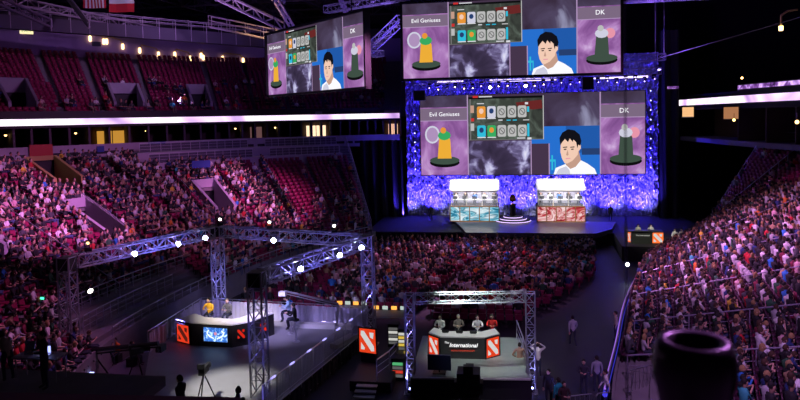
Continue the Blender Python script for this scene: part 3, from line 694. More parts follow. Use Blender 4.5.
# ------------------------------------------------------------------ stage
stg = mat('stage_deck', (.09,.08,.12), .4, var=.15, vscale=.6); stgd = mat('stage_side', (.010,.009,.012), .8)
mb = MB(); mb.box((3,71.5,.6),(34,13,1.2),stgd); o = mb.build('stage_platform')
p = [PZ(453,219,1.5),PZ(463,229,1.5),PZ(466,232.5,1.5),PZ(596,233.5,1.5),PZ(612,229,1.5),PZ(616,222,1.5)]; 
mb = MB(); mb.prism([(q_.x,q_.y) for q_ in [p[0],p[1],p[2],p[3],p[4],p[5]]], 1.05, 1.5, stg); mb.build('raised_deck', o)
tag(o, 'wide dark stage with a raised glossy deck below the video wall', 'stage')
mb = MB()
for k in range(3): mb.box((16.2+.0, 63.8-.35*k, .2+.4*k-.2),(1.8,.35,.4),stgd)
# crinkled backdrop
drape = mat('backdrop_cloth', (.5,.5,.75), .38, .5, spec=.6)
def curtain(x0, x1, z0, z1, Y, nx, nz, amp, m, name, fn, bend=0):
    vs = []; fs = []
    for j in range(nz+1):
        for i in range(nx+1):
            x = x0+(x1-x0)*i/nx; z = z0+(z1-z0)*j/nz; vs.append((x, Y+fn(x, z)*amp, z))
    for j in range(nz):
        for i in range(nx): k = j*(nx+1)+i; fs.append((k, k+1, k+nx+2, k+nx+1))
    mb = MB(); mb.add(vs, fs, m); o = mb.build(name); md = o.modifiers.new('s', 'SOLIDIFY'); md.thickness = .03; return o
o = curtain(-11.3, 17.6, 1.2, 19.8, 76.6, 420, 220, .36, drape, 'stage_backdrop', lambda x, z: noise.noise(Vector((x*4.0, z*1.1, 0)))+1.0*noise.noise(Vector((x*9.5, z*2.9, 5)))-.35*max(0, (abs(x-2)-11)/4)**2*2)
tag(o, 'crumpled silvery cloth backdrop washed in blue light behind the booths', 'backdrop')
pleat = lambda x, z: sin(x*5.5)+.3*sin(x*13+z*.3)
tag(curtain(-16.8, -11.6, 0, 10.4, 75.2, 100, 4, .16, blackcloth, 'black_curtain', pleat), 'black pleated curtain closing the side of the stage next to the purple-lit empty seats', 'curtain')
tag(curtain(17.4, 19.4, 0, 22, 74.6, 40, 4, .16, blackcloth, 'black_curtain', pleat), 'dark pleated curtain beside the stage backdrop, behind the casters desk', 'curtain')
# row of bulbs down each side of the video wall
for k in range(9):
    for x, nm in ((-9.9,'outer edge by the black curtain'),(16.25,'outer edge by the casters')):
        if x < 0 and k > 6: continue
        q_ = MB(); q_.box((0,.1,0),(.16,.2,.16),black); l = MB(); l.ball((0,-.03,0),.07,emis('bulb_blue', (.45,.4,1), 5),8,6); o = q_.build('marker_light', loc=(x,73.8,7+k*1.05)); l.build('lens', o)
        tag(o, f'blue marker light, {NTH(k+1)} up, on the {nm}', 'light', 'marker lights down the '+nm)
# player booths
def booth(x0, x1, led, label, style):
    w = x1-x0; cx = (x0+x1)/2; o = empty('player_booth', (cx, 71.2, 1.5)); fr = mat('booth_frame', (.75,.72,.68), .5); gold = mat('booth_trim', (.45,.22,.08), .4, .3)
    b = MB(); b.box((0,.2,.85),(w,3.0,1.7),stgd); b.build('base', o)
    for i in range(5):
        l = MB(); ww = w/5; l.box((-w/2+ww*(i+.5),-1.34,.87),(ww-.1,.06,1.5),led); l.build('led_panel', o)
    t = MB()
    for i in range(6): t.box((-w/2+w*i/5,-1.36,.87),(.1,.1,1.66),gold)
    t.box((0,-1.36,.05),(w+.1,.12,.12),gold); t.box((0,-1.36,1.7),(w+.1,.1,.08),gold); t.build('front_trim', o)
    f = MB()
    for i in range(4):
        for y in (-1.2,1.5): f.box((-w/2+.15+(w-.3)*i/3,y,2.5),(.09,.09,1.7),fr)
    f.box((0,-1.2,3.35),(w-.2,.12,.12),fr); f.box((0,1.5,3.35),(w-.2,.12,.12),fr); fo_ = f.build('frame', o)
    r = MB(); ww = w/2-.0
    r.add([(-ww,-1.5,3.4),(ww,-1.5,3.4),(ww,.15,4.45),(-ww,.15,4.45),(ww,1.8,3.4),(-ww,1.8,3.4)],[(0,1,2,3),(3,2,4,5)],fr if style == 'a' else mat('booth_panel', (.75,.74,.78), .4))
    ro = r.build('roof', o); sm = ro.modifiers.new('s','SOLIDIFY'); sm.thickness = .07
    s_ = MB()
    for i in range(6): xx = -ww+2*ww*i/5; s_.tube((xx,-1.5,3.44),(xx,.15,4.5),.05,fr,4)
    s_.tube((-ww,.15,4.5),(ww,.15,4.5),.06,fr,4); s_.tube((-ww,-1.5,3.44),(ww,-1.5,3.44),.06,fr,4); s_.build('roof_ribs', ro)
    g = MB(); g.box((0,-1.2,2.5),(w-.3,.02,1.6),mat('booth_glass', (.8,.85,1), .05, alpha=.12)); g.build('glazing', fo_)
    bk_ = MB(); bk_.box((0,1.45,2.5),(w-.3,.05,1.6),mat('booth_back', (.5,.5,.62), .6)); bk_.build('back_wall', o)
    dk = MB(); dk.box((0,-.75,2.35),(w-.5,.7,.06),mat('desk_top_pale', (.6,.6,.6), .4)); dk.build('desk', o)
    L = bpy.data.lights.new('booth_lamp', 'AREA'); L.shape = 'RECTANGLE'; L.size = w*.8; L.size_y = 1.2; L.energy = 260; L.color = (1,.93,.9); lo = bpy.data.objects.new('booth_lamp', L); COL.objects.link(lo); lo.parent = o; lo.location = (0,0,3.3)
    tag(o, label, 'booth')
    for i in range(5):
        x = cx-w/2+w*(i+.5)/5
        m_ = MB(); m_.box((0,0,.2),(.52,.04,.32),black); m_.box((0,.04,.03),(.06,.06,.1),black); m_.box((0,.04,.0),(.2,.16,.02),black)
        tag(m_.build('monitor', loc=(x,70.35,3.89)), f"black monitor on the booth desk, {NTH(i+1)} one inside the {style_name[style]}", 'monitor')
        ch = MB(); ch.box((0,.02,.43),(.5,.48,.08),black); ch_ = ch.build('gaming_chair', loc=(x,71.7,3.2), rz=PI); q1 = MB(); q1.box((0,-.24,.8),(.48,.08,.75),black); q1.build('backrest', ch_); q1 = MB(); q1.lathe((0,0,0),[(.28,0),(.26,.05),(.04,.09),(.04,.4)],black,12); q1.build('base', ch_); tag(ch_, f'black chair of the {NTH(i+1)} player from the outer end, {style_name[style]}', 'chair')
        person('gamer', SIT, (x, 71.7, 3.2), PI, f"player in {['white','black','blue','white','grey'][i]} shirt, {NTH(i+1)} from the outer end inside the {style_name[style]}", [(.7,.7,.7),(.05,.05,.05),(.05,.15,.4),(.7,.7,.7),(.3,.3,.3)][i if style == 'a' else 4-i], detail=0)
style_name = dict(a='blue-front booth', b='red-front booth')
def stripes(name, cols, scale, stretch, dist=3):
    return emis_ramp(name, cols, 1.0, scale=scale, distort=dist, detail=1.5, stretch=stretch)
ledb = stripes('led_blue', [(.3,(.01,.05,.09)),(.42,(.03,.25,.4)),(.5,(.35,.7,.8)),(.55,(.03,.2,.3)),(.62,(.8,.9,.95)),(.8,(.2,.5,.6))], .5, (.5,1,1.8))
ledr = stripes('led_red', [(.3,(.15,.01,.02)),(.42,(.5,.04,.05)),(.5,(.85,.5,.5)),(.55,(.45,.03,.04)),(.62,(.95,.75,.75)),(.8,(.6,.1,.12))], .5, (.9,1,1.3))
a, b = PY(450,200,69.9), PY(499,200,69.9); booth(a.x, b.x, ledb, 'white gabled player booth with blue and white LED front on the stage', 'a')
a, b = PY(537,200,69.9), PY(585,200,69.9); booth(a.x, b.x, ledr, 'gabled glass player booth with red and white LED front on the stage', 'b')
# trophy pedestal
c0 = PZ(513,221,1.5); o = empty('trophy_pedestal', (c0.x, c0.y, 1.5)); ringm = emis('ring_glow', (.75,.55,1), 1.6)
mb = MB(); mb.lathe((0,0,0), [(1.9,0),(1.9,.16)], stgd, 28); mb.lathe((0,0,.16), [(1.45,0),(1.45,.2)], stgd, 28); mb.lathe((0,0,.36), [(1.0,0),(1.0,.2)], stgd, 28); mb.build('steps', o)
for r_, z in ((1.92,.06),(1.47,.25),(1.02,.45)): q_ = MB(); q_.lathe((0,0,z), [(r_,0),(r_+.03,.04),(r_,.08)], ringm, 28); q_.build('light_ring', o)
mb = MB(); mb.lathe((0,0,.56), [(.42,0),(.36,.1),(.3,.5),(.34,1.15),(.42,1.25)], black, 16); mb.build('column', o); tag(o, 'round trophy pedestal with glowing ring steps between the two booths', 'pedestal')
mb = MB(); gd = mat('bronze', (.75,.42,.12), .25, 1); mb.lathe((0,0,0), [(.22,0),(.2,.08),(.05,.16),(.05,.3)], gd, 14); mb.lathe((0,0,.28), [(.04,0),(.3,.12),(.36,.4),(.27,.7),(.05,.85)], gd, 16, .4)
tag(mb.build('trophy', loc=(c0.x,c0.y,3.31), smooth=True), 'golden shield-shaped trophy standing on the lit pedestal', 'trophy')
for px, nm in ((430,'camera operator in black standing at the blue backdrop beside the blue-front booth'),(612,'crew member in black standing on stage beyond the red-front booth')):
    c1 = PZ(px,222,1.2); person('stand', STAND, (c1.x, c1.y+1, 1.2), PI, nm, (.02,.02,.02), detail=0)
# logo: red square with pale diagonal bar and two blobs
def logo(w, h, red, pale, parent, loc, rz, name='logo_panel', frame=True, inv=False):
    o = MB()
    if frame: o.box((0,.03,0),(w+.12,.06,h+.12),black)
    o.add([(-w/2,-.004,-h/2),(w/2,-.004,-h/2),(w/2*.94,-.004,h/2),(-w/2*.96,-.004,h/2*.98)],[(0,1,2,3)],red)
    X = lambda x, z: (x*w, -.012, z*h)
    o.add([X(-.38,.40),X(-.40,.22),X(.22,-.42),X(.40,-.40),X(.38,-.2),X(-.2,.40)],[(0,1,2,3,4,5)],pale)
    o.add([X(.12,.36),X(.16,.16),X(.34,.10),X(.38,.36)],[(0,1,2,3)],pale); o.add([X(-.38,-.08),X(-.16,-.30),X(-.18,-.38),X(-.40,-.38)],[(0,1,2,3)],pale)
    r = o.build(name, parent, loc, rz); return r
logored = emis('logo_red', (.75,.05,.012), 1.0); logopale = emis('logo_pale', (.62,.62,.62), 1.0); logodk = emis('logo_dark', (.10,.012,.008), 1.0)
# casters' side stage
mb = MB(); pts = [PZ(622,243,1.3),PZ(700,246,1.3)]; mb.prism([(10.4,58.2),(17.2,57.6),(17.6,64.5),(10.8,64.9)], 0, 1.3, stgd); 
tag(mb.build('side_stage'), 'small dark side stage carrying the distant casters desk beside the end of the side stand', 'stage')
o = empty('caster_desk', (12.6,59.7,1.3)); wd = mat('desk_dark', (.03,.035,.03), .4)
mb = MB(); mb.box((-.2,.1,.55),(1.9,.7,1.1),wd); mb.build('body', o); mb = MB(); mb.box((0,.1,1.13),(3.1,.9,.06),wd); mb.build('desk_top', o); mb = MB(); mb.box((1.15,.1,.55),(.8,.7,1.1),wd); mb.build('end_block', o)
logo(.95,.95,emis('logo_orange',(.9,.16,.03),1.2),logopale,o,(1.1,-.3,.55),0); logo(.25,.9,emis('logo_orange',(.9,.16,.03),1.2),logopale,o,(-1.35,-.28,.6),0,frame=False)
t = text_mesh('The International', .17, emis('letters_pale',(.6,.6,.55),1), parent=o, shear=.2); t.location = (-.2,-.27,.75); t.rotation_euler.x = PI/2
tag(o, 'dark casters desk with an orange square logo on the side stage', 'desk')
for dx_, tp, nm in ((-.35,(.5,.5,.4),'olive'),(.75,(.7,.68,.6),'white')): person('sit', SIT, (12.6+dx_,60.6,1.55), PI, f'caster in {nm} top seated behind the far orange-logo desk', tp, detail=0)
for i, (u_, nm, tp) in enumerate(((676,'white top nearest the orange-logo desk',(.8,.78,.7)),(683,'cream top between the two others',(.8,.7,.5)),(692,'orange and white top furthest from the orange-logo desk',(.85,.35,.15)))):
    c1 = PZ(u_, 244, 1.3); person('sit', SIT, (c1.x, c1.y+.4, 1.3), PI-.5, f'person seated on the side stage in {nm}', tp, detail=0)
    q_ = MB(); q_.box((0,0,.22),(.45,.45,.44),wd); tag(q_.build('stool', loc=(c1.x,c1.y+.4,1.3)), f"low dark stool under the side-stage person in {nm.split(' nearest')[0].split(' between')[0].split(' furthest')[0]}", 'stool')
# ------------------------------------------------------------------ lighting trusses
trm = mat('truss_metal', (.42,.42,.48), .3, .6)
def truss(a, b, w, label, bays=None, m=None, name='lighting_truss', parent=None, up_=None, feet=False):
    """four-chord box truss from a to b"""
    m = m or trm; a = Vector(a); b = Vector(b); d = b-a; Ln = d.length; d.normalize(); x = (up_ or (Vector((0,0,1)) if abs(d.z) < .7 else Vector((1,0,0)))).cross(d).normalized(); y = d.cross(x)
    bays = bays or max(2, round(Ln/(w*1.3))); cs = [(x*sx+y*sy)*w/2 for sx, sy in ((-1,-1),(1,-1),(1,1),(-1,1))]
    e = MB()
    for c in cs: e.tube(a+c, b+c, .045*w/.6, m, 6)
    for k in range(4):       # frames at the ends join the chords into one piece
        for p in (a, b): e.tube(p+cs[k], p+cs[(k+1)%4], .035*w/.6, m, 5)
    o = e.build(name, parent); br = MB()
    for k in range(4):
        c0, c1 = cs[k], cs[(k+1)%4]
        for i in range(bays):
            p, q_ = a+d*Ln*i/bays, a+d*Ln*(i+1)/bays
            br.tube(p+(c0 if i % 2 else c1), q_+(c1 if i % 2 else c0), .028*w/.6, m, 5); 
            if i: br.tube(p+c0, p+c1, .022*w/.6, m, 4)
    br.build('bracing', o)
    if feet: f = MB(); f.box((a.x,a.y,a.z+.02),(w*1.5,w*1.5,.04),m); f.build('base_plate', o)
    return tag(o, label, 'truss')
beam_em = emis('lens_bluewhite', (.6,.66,1), 40)
def fixture(loc, aim, label, em=None, r=.15, group=None, cat='light', hang=True):
    """moving head: base, yoke, head with glowing lens"""
    loc = Vector(loc); d = Vector(aim).normalized(); sg = -1 if hang else 1
    mb = MB(); mb.box((0,0,-sg*.0),(.34,.3,.14),black); o = mb.build('moving_head_light', loc=loc, rz=math.atan2(d.y,d.x)-PI/2)
    y_ = MB()
    for s_ in (-1,1): y_.box((s_*.17,0,sg*.24),(.03,.1,.42),black)
    y_.box((0,0,sg*.08),(.36,.1,.03),black); y_.build('yoke', o)
    el = math.asin(d.z); M = Matrix.Translation((0,0,sg*.36)) @ Matrix.Rotation(el, 4, 'X')
    h = MB(); A = M@Vector((0,-.17,0)); B = M@Vector((0,.17,0)); h.tube(A, B, .12, black, 10, r2=r+.02); h_ = h.build('head', o)
    l = MB(); l.tube(M@Vector((0,.165,0)), M@Vector((0,.2,0)), r, em or beam_em, 12, r2=r*.8); l.build('lens', h_)
    return tag(o, label, cat, group)
W_ = .62
T1 = Vector((-21.7,28.9,0)); T2 = Vector((-18.0,38.2,0)); T3 = Vector((-10.75,26.6,0)); T4 = Vector((-7.6,35.4,0)); ZR = 6.35
T1z = Vector((0,0,ZR))
truss(T1, T1+T1z, W_, 'upright box truss tower in front of the big stand, outer corner of the analyst set', feet=True)
truss(T2, T2+T1z, W_, 'upright truss tower rising behind the man in the yellow jacket', feet=True)
truss(T3, T3+T1z, W_, 'nearest upright truss tower, crossing in front of the analyst desk', feet=True)
truss(T4, T4+T1z, W_, 'upright truss tower beside the square red logo sign', feet=True)
Z = Vector((0,0,ZR-.3))
def off(a, b, k=.45): d = (b-a).normalized(); return a+d*k+Z, b-d*k+Z
truss(*off(T1,T2), W_, 'overhead truss beam running above the big stand from the outer tower to the back tower', bays=12)
truss(*off(T2,T4), W_, 'overhead truss beam along the back of the analyst set', bays=13)
truss(*off(T3,T4), W_, 'overhead truss beam with three bright lamps, between the nearest tower and the logo sign tower', bays=10)
for t_, nm in ((T1,'outer'),(T2,'back'),(T3,'nearest'),(T4,'logo sign')):
    mb = MB(); mb.box((0,0,0),(.66,.66,.66),black); q_ = mb.build('corner_block', loc=t_+Vector((0,0,ZR-.3))); tag(q_, f'dark corner block joining the beams on the {nm} tower', 'truss corner')
look = Vector((0,-1,.28))
for (a, b, f, nm) in ((T1,T2,.42,'first lamp from the outer tower'),(T1,T2,.72,'middle lamp'),(T1,T2,.93,'lamp next to the back tower')):
    p = a.lerp(b, f); fixture(p+Vector((0,-.42,ZR-.2)), (Vector((0,0,13))-p-Z), f'glowing moving light on the beam over the big stand, {nm}')
for f, nm in ((.38,'furthest from the logo sign tower'),(.74,'middle one'),(.97,'next to the logo sign tower')):
    p = T3.lerp(T4, f); fixture(p+Vector((-.1,-.42,ZR-.2)), (Vector((0,0,13))-p-Z), f'glowing light on the beam nearest the camera, {nm}')
p = T2.lerp(T4,.42); fixture(p+Vector((0,-.42,ZR-.2)), (Vector((0,0,13))-p-Z), 'glowing blue-white moving light midway along the back beam')
warm = emis('lens_warm', (1,.62,.25), 3); whitel = emis('lens_white', (1,.95,.8), 5)
for f, nm in ((.03,'above the back tower'),(.38,'a third of the way along the back beam'),(.8,'far end of the back beam')):
    p = T2.lerp(T4,f); fixture(p+Vector((0,0,ZR+.15)), (.3,-1,-.2), f'upright spotlight with white lamp housing {nm}', whitel, .1, hang=False)
p = T1.lerp(T2,.12); fixture(p+Vector((0,0,ZR+.15)), (.6,-1,.1), 'spotlight with warm orange glow on top of the outer tower beam', warm, .08, hang=False)
fixture((T1.x+1.3,T1.y-.2,ZR-1.2), (1,-.6,-.4), 'lone pale spotlight hanging under the outer tower beam', whitel, .14)
# second rig round the commentator set
T5 = Vector((-4.35,29.3,0)); T6 = Vector((1.25,30.0,0)); Z2 = Vector((0,0,4.75))
truss(T5, T5+Z2, .42, 'slim truss tower standing on the analyst side of the commentator set', feet=True)
truss(T6, T6+Z2, .42, 'slim truss tower at the outer edge of the commentator platform', feet=True)
truss(T5+Z2-Vector((-.3,0,.2)), T6+Z2-Vector((.3,0,.2)), .42, 'slim overhead truss beam spanning the commentator desk')
lens_b = emis('lens_blue', (.3,.3,1), 25)
for t_, nm in ((T5,'tower on the analyst side of the commentator set'),(T6,'outer tower of the commentator set'),(T3,'nearest analyst set tower'),(T1,'outer analyst set tower'),(T2,'back analyst set tower')):
    mb = MB(); mb.box((0,0,.09),(.3,.3,.14),black); q_ = mb.build('uplight', loc=t_+Vector((0,-.0,.04))); l = MB(); l.lathe((0,0,.16),[(.1,0),(.09,.03)],lens_b,12); l.build('lens', q_); tag(q_, f'blue uplight at the foot of the {nm}', 'light')
    L = bpy.data.lights.new('uplight_glow', 'SPOT'); L.energy = 4000 if t_ in (T1,T3) else 2200; L.color = (.32,.3,1); L.spot_size = R(70); L.spot_blend = .6; L.shadow_soft_size = .12
    lo = bpy.data.objects.new('uplight_glow', L); COL.objects.link(lo); lo.location = t_+Vector((0,0,.3)); lo.rotation_euler = (PI, 0, 0)
for nm, p in (('analyst rig near beam',T3.lerp(T4,.4)+Vector((1.2,-2.2,1.5))),('analyst rig far beam',T1.lerp(T2,.5)+Vector((2.2,-1.5,1.5))),('back beam',T2.lerp(T4,.4)+Vector((0,-3,1.5)))):
    L = bpy.data.lights.new('beam_fill', 'AREA'); L.shape = 'DISK'; L.size = .5; L.spread = R(80); L.energy = 520; L.color = (.22,.18,1); lo = bpy.data.objects.new('beam_fill', L); COL.objects.link(lo); lo.location = p  # unseen area lamps added low by the set to brighten the beams
    tg = {'analyst rig near beam':T3.lerp(T4,.5)+Z,'analyst rig far beam':T1.lerp(T2,.5)+Z,'back beam':T2.lerp(T4,.5)+Z}[nm]; lo.rotation_euler = (tg-p).to_track_quat('-Z','Y').to_euler()
for t_ in (T1, T2, T3, T4, T5, T6):
    L = bpy.data.lights.new('tower_fill', 'SPOT'); L.energy = 4500 if t_ is T1 else 750 if t_ in (T2,T3,T4) else 400; L.color = (.22,.18,1); L.spot_size = R(26); L.spot_blend = .7; L.shadow_soft_size = .15; lo = bpy.data.objects.new('tower_fill', L); COL.objects.link(lo)  # unseen spot added beside each tower to brighten its bracing
    p = t_+Vector((1.3,-2.6,.9 if t_ in (T1,T2,T4) else .3)); lo.location = p; lo.rotation_euler = (t_+Vector((0,0,3.6))-p).to_track_quat('-Z','Y').to_euler()
# ------------------------------------------------------------------ analyst set
pf = mat('set_floor', (.26,.26,.28), .45, var=.15, vscale=1.2); side = mat('set_side', (.03,.03,.04), .6)
AP = [(-15.3,24.4),(-10.0,24.6),(-7.8,36.4),(-18.9,37.5),(-18.7,31.0)]
mb = MB(); mb.prism(AP, 0, .74, side); o = mb.build('platform'); mb = MB(); mb.prism([(x*.998-.02,y) for x, y in AP], .74, .8, pf); mb.build('deck', o); tag(o, 'low platform with pale grey floor carrying the analyst desk', 'platform')
mb = MB(); mb.prism([(-19.0,23.8),(-15.4,24.2),(-18.75,31.0),(-18.9,33.4),(-20.2,33.0),(-20.2,30)], 0, .35, mat('riser', (.12,.11,.15), .6)); tag(mb.build('riser'), 'low dark riser carrying the jib crane beside the analyst platform', 'platform')
topw = mat('desk_top_white', (.75,.74,.72), .35); front = mat('desk_front', (.022,.02,.022), .3)
DP = [Vector(q_)*1.085+Vector((.25,0)) for q_ in ((-16.85,30.2),(-15.8,29.75),(-13.6,29.6),(-12.85,30.15),(-12.15,31.7))]
DB = [Vector(q_)*1.085+Vector((.25,0)) for q_ in ((-16.3,31.2),(-15.45,30.65),(-13.95,30.5),(-13.6,30.75),(-13.0,32.0))]
o = empty('analyst_desk', (0,0,.8)); DH = 1.2
for i in range(4):
    mb = MB(); d = (DP[i+1]-DP[i]).normalized(); nn = Vector((d.y,-d.x))
    mb.prism([DP[i],DP[i+1],DP[i+1].lerp(DB[i+1],.35),DP[i].lerp(DB[i],.35)], 0, DH, front); mb.build('front_section', o)
mb = MB(); mb.prism([p_ for p_ in DP]+[p_ for p_ in reversed(DB)], DH, DH+.06, topw); mb.build('desk_top', o)
def face(i, f=.5): a, b = DP[i], DP[i+1]; d = (b-a).normalized(); n_ = Vector((d.y,-d.x)); p = a.lerp(b, f)+n_*.07; return p, math.atan2(d.y, d.x)
redglow = emis('logo_red_glow', (.8,.045,.014), 1.0)
p, a_ = face(0); q_ = logo(.98,.98,redglow,logodk,o,(p.x,p.y,.56),a_)
p, a_ = face(1,.62); mb = MB(); mb.box((0,.03,0),(1.5,.06,.84),black)
mb.add([(-.7,-.004,-.38),(.7,-.004,-.38),(.7,-.004,.38),(-.7,-.004,.38)],[(0,1,2,3)],emis_ramp('ice_picture',[(.3,(.01,.03,.2)),(.5,(.05,.2,.7)),(.62,(.5,.75,1)),(.8,(.95,.97,1))],1.3,scale=3.2,distort=1.8,detail=3))
for sx in (-1,1): mb.path([(sx*.1,-.01,-.2),(sx*.35,-.01,-.1),(sx*.5,-.01,.08),(sx*.38,-.01,.25)],.03,emis('ice_white',(.8,.9,1),1.5),4)
mb.ball((0,-.01,.06),.09,emis('picture_pinky',(.8,.3,.4)),8,5,(1,.1,1)); mb.build('desk_screen', o, (p.x,p.y,.68), a_)
p, a_ = face(2,.5); logo(.5,.62,front,emis('logo_red_dim',(.6,.02,.01),1),o,(p.x,p.y,.7),a_,frame=False)
p, a_ = face(3,.5); logo(.62,.62,front,emis('logo_red_dim',(.6,.02,.01),1),o,(p.x,p.y,.7),a_,frame=False)
tag(o, 'angled black analyst desk with white top, glowing red logo end and blue-white picture screen', 'desk')
for i, (f, k) in enumerate(((1,.55),(1,.8),(2,.6),(3,.5))):
    pp = DP[f].lerp(DP[f+1],k).lerp(DB[f].lerp(DB[f+1],k),.45); mb = MB(); mb.box((0,0,.01),(.22,.3,.015),mat('paper', (.8,.8,.78), .8)); tag(mb.build('paper_sheet', loc=(pp.x,pp.y,.8+DH+.055), rz=.3*i), f"white paper sheet on the analyst desk, {['before the yellow jacket','before the grey suit','at the bend','on the wing by the stools'][i]}", 'paper')
def stool(x, y, z, label, h=.62):
    mb = MB(); mb.lathe((0,0,h-.08),[(.17,0),(.2,.03),(.2,.08)],black,14); s_ = mb.build('bar_stool', loc=(x,y,z)); p_ = MB(); p_.tube((0,0,.02),(0,0,h-.06),.03,alu,8); p_.build('pole', s_); b_ = MB(); b_.lathe((0,0,0),[(.22,0),(.2,.03),(.04,.05)],alu,16); b_.build('base', s_); fr = MB(); fr.path([(.2*cos(a*PI/5),.2*sin(a*PI/5)+.0,h-.42) for a in range(11)],.015,alu,5); fr.tube((0,-.2,h-.42),(0,.2,h-.42),.015,alu,5); fr.build('footrest', s_); return tag(s_, label, 'stool')
AN = [(-15.55,31.35,PI+.0,(.80,.42,.02),'analyst in bright yellow jacket seated behind the desk',(.02,.013,.01)),(-14.5,31.35,PI-.1,(.10,.095,.09),'analyst in dark grey suit with pale shirt seated behind the desk',(.12,.09,.06)),(-11.35,31.9,PI/2+.25,(.30,.45,.62),'analyst in light blue shirt seated sideways at the desk wing',(.02,.013,.01)),(-10.65,30.75,PI/2+.15,(.02,.02,.025),'analyst in black top seated at the desk wing nearest the camera',(.02,.013,.01))]
for x, y, rz, tc, lb, hc in AN:
    x = x*1.085+.25; y = y*1.085
    stool(x, y, .8, 'black bar stool under the '+lb.split(' seated')[0], 1.25); person('desk', DESK, (x, y, 1.36), rz, lb, tc, hc, cat='person', scale=1.1)
# collar and tie for the suit
# fences with drapes round the platform
def drape_fence(a, b, z, h, label, m, rail=alu, lights=0, post=1.1, grate=False):
    a = Vector(a); b = Vector(b); d = (b-a); Ln = d.length; d.normalize(); n_ = max(1, round(Ln/post)); o = empty('crowd_fence', (0,0,0))
    t = MB(); t.tube((*a,z+h),(*b,z+h),.03,rail,6); t.tube((*a,z+.12),(*b,z+.12),.02,rail,5); t.build('rails', o)
    for i in range(n_+1): p = a+d*Ln*i/n_; c = MB(); c.tube((*p,z),(*p,z+h),.025,rail,6); c.build('post', o)
    if grate:
        g = MB(); k = int(Ln/.14)
        for i in range(k): p = a+d*Ln*(i+.5)/k; g.tube((*p,z+.12),(*p,z+h),.008,rail,4,cap=False)
        o2 = g.build('bars', o); o2['kind'] = 'stuff'
    nx = int(Ln/.05); nrm = Vector((d.y,-d.x)); vs = []; fs = []; hz = h-.1
    for j in range(7):
        for i in range(nx+1):
            s_ = Ln*i/nx; p = a+d*s_+nrm*(.06+.05*sin(s_*9)+.025*sin(s_*23+1)+.03*noise.noise(Vector((s_*2,j*.5,z)))); vs.append((p.x, p.y, z+hz*(1-j/6)-(.55*0)))
    for j in range(6):
        for i in range(nx): k = j*(nx+1)+i; fs.append((k, k+1, k+nx+2, k+nx+1))
    if m is not None: c = MB(); c.add(vs, fs, m); c.build('drape', o)
    for i in range(lights):
        p = a+d*Ln*(i+.5)/lights+nrm*.04; l = MB(); l.box((p.x,p.y,z+h+.03),(.35,.06,.05),emis('strip_blue',(.4,.35,1),1.8),rz=math.atan2(d.y,d.x)); l.build('strip_light', o)
    return tag(o, label, 'fence')
dr_l = mat('drape_silver', (.5,.48,.6), .6); dr_d = mat('drape_black', (.05,.05,.07), .7)
drape_fence((-18.8,37.35),(-7.9,36.3), .8, 1.15, 'fence hung with pale drape along the back of the analyst platform', dr_l)
drape_fence((-18.78,31.1),(-18.85,37.3), .8, 1.1, 'fence hung with pale drape on the big stand side of the analyst platform', dr_l)
drape_fence((-10.0,25.0),(-7.85,36.2), .8, 1.15, 'barred fence with blue strip lights down the inner side of the analyst platform', None, lights=7, grate=True)
drape_fence((-9.9,24.9),(-7.7,36.3), -.0, .8, 'low dark pleated skirt below the barred fence of the analyst platform', dr_d)
mb = MB(); mb.box((0,0,.12),(3.4,.5,.24),topw); tag(mb.build('bench', loc=(-10.4,35.8,.8)), 'low white bench in front of the pale back drape', 'bench')
mb = MB(); mb.box((0,0,.12),(1.9,.5,.24),topw); tag(mb.build('bench', loc=(-8.6,33.4,.8), rz=1.2), 'short low white bench by the barred fence', 'bench')
# camera crane over the set
o = empty('camera_crane', (-20.3,28.6,.35))
mb = MB(); mb.tube((0,0,1.4),(3.4,.3,1.75),.12,black,6); mb.tube((0,0,1.2),(3.4,.3,1.58),.05,black,6); mb.tube((0,0,1.4),(-1.7,-.5,1.1),.08,black,6); mb.build('arm', o)
for k in range(3): mb = MB(); mb.tube((0,0,1.3),(.75*cos(k*2.1+.4),.75*sin(k*2.1+.4),0),.04,black,6); mb.build('leg', o)
mb = MB(); mb.box((-1.8,-.55,1.1),(.4,.5,.4),black); mb.build('counterweight', o); mb = MB(); mb.box((3.5,.35,1.5),(.3,.5,.3),black); mb.tube((3.5,.1,1.5),(3.5,-.05,1.5),.08,black,10); mb.build('camera', o)
tag(o, 'dark camera crane on a tripod between the outer tower and the analyst desk', 'camera crane')
o = empty('camera_crane', (-9.1,34.3,.8)); mb = MB(); mb.tube((0,0,1.9),(-3.2,.2,2.5),.06,alu,6); mb.tube((0,0,1.75),(-3.2,.2,2.35),.03,alu,6); mb.build('arm', o); mb = MB(); mb.box((-3.3,.2,2.35),(.4,.3,.25),whitep); mb.build('camera', o)
for k in range(3): mb = MB(); mb.tube((0,0,1.85),(.5*cos(k*2.1+.4),.5*sin(k*2.1+.4),0),.035,alu,6); mb.build('leg', o)
tag(o, 'pale camera crane reaching over the back of the analyst desk', 'camera crane')
def tripod_cam(x, y, z, rz, label, m=black):
    o = empty('broadcast_camera', (x,y,z), rz); mb = MB(); mb.box((0,0,1.45),(.26,.6,.3),m); cb = mb.build('camera_body', o); mb = MB(); mb.tube((0,.3,1.45),(0,.62,1.45),.11,m,12,r2=.13); mb.build('lens', cb); mb = MB(); mb.box((0,-.3,1.7),(.3,.1,.22),m); mb.build('viewfinder', cb)
    mb = MB(); mb.tube((0,-.1,1.3),(.2,-.75,1.1),.018,m,6); mb.build('pan_handle', o)
    for k in range(3): mb = MB(); mb.tube((0,0,1.3),(.5*cos(k*2.09+.5),.5*sin(k*2.09+.5),0),.03,m,6); mb.build('leg', o)
    return tag(o, label, 'camera')
tripod_cam(-17.9,28.6,.35,-.9,'black broadcast camera on a tripod at the outer edge of the analyst platform')
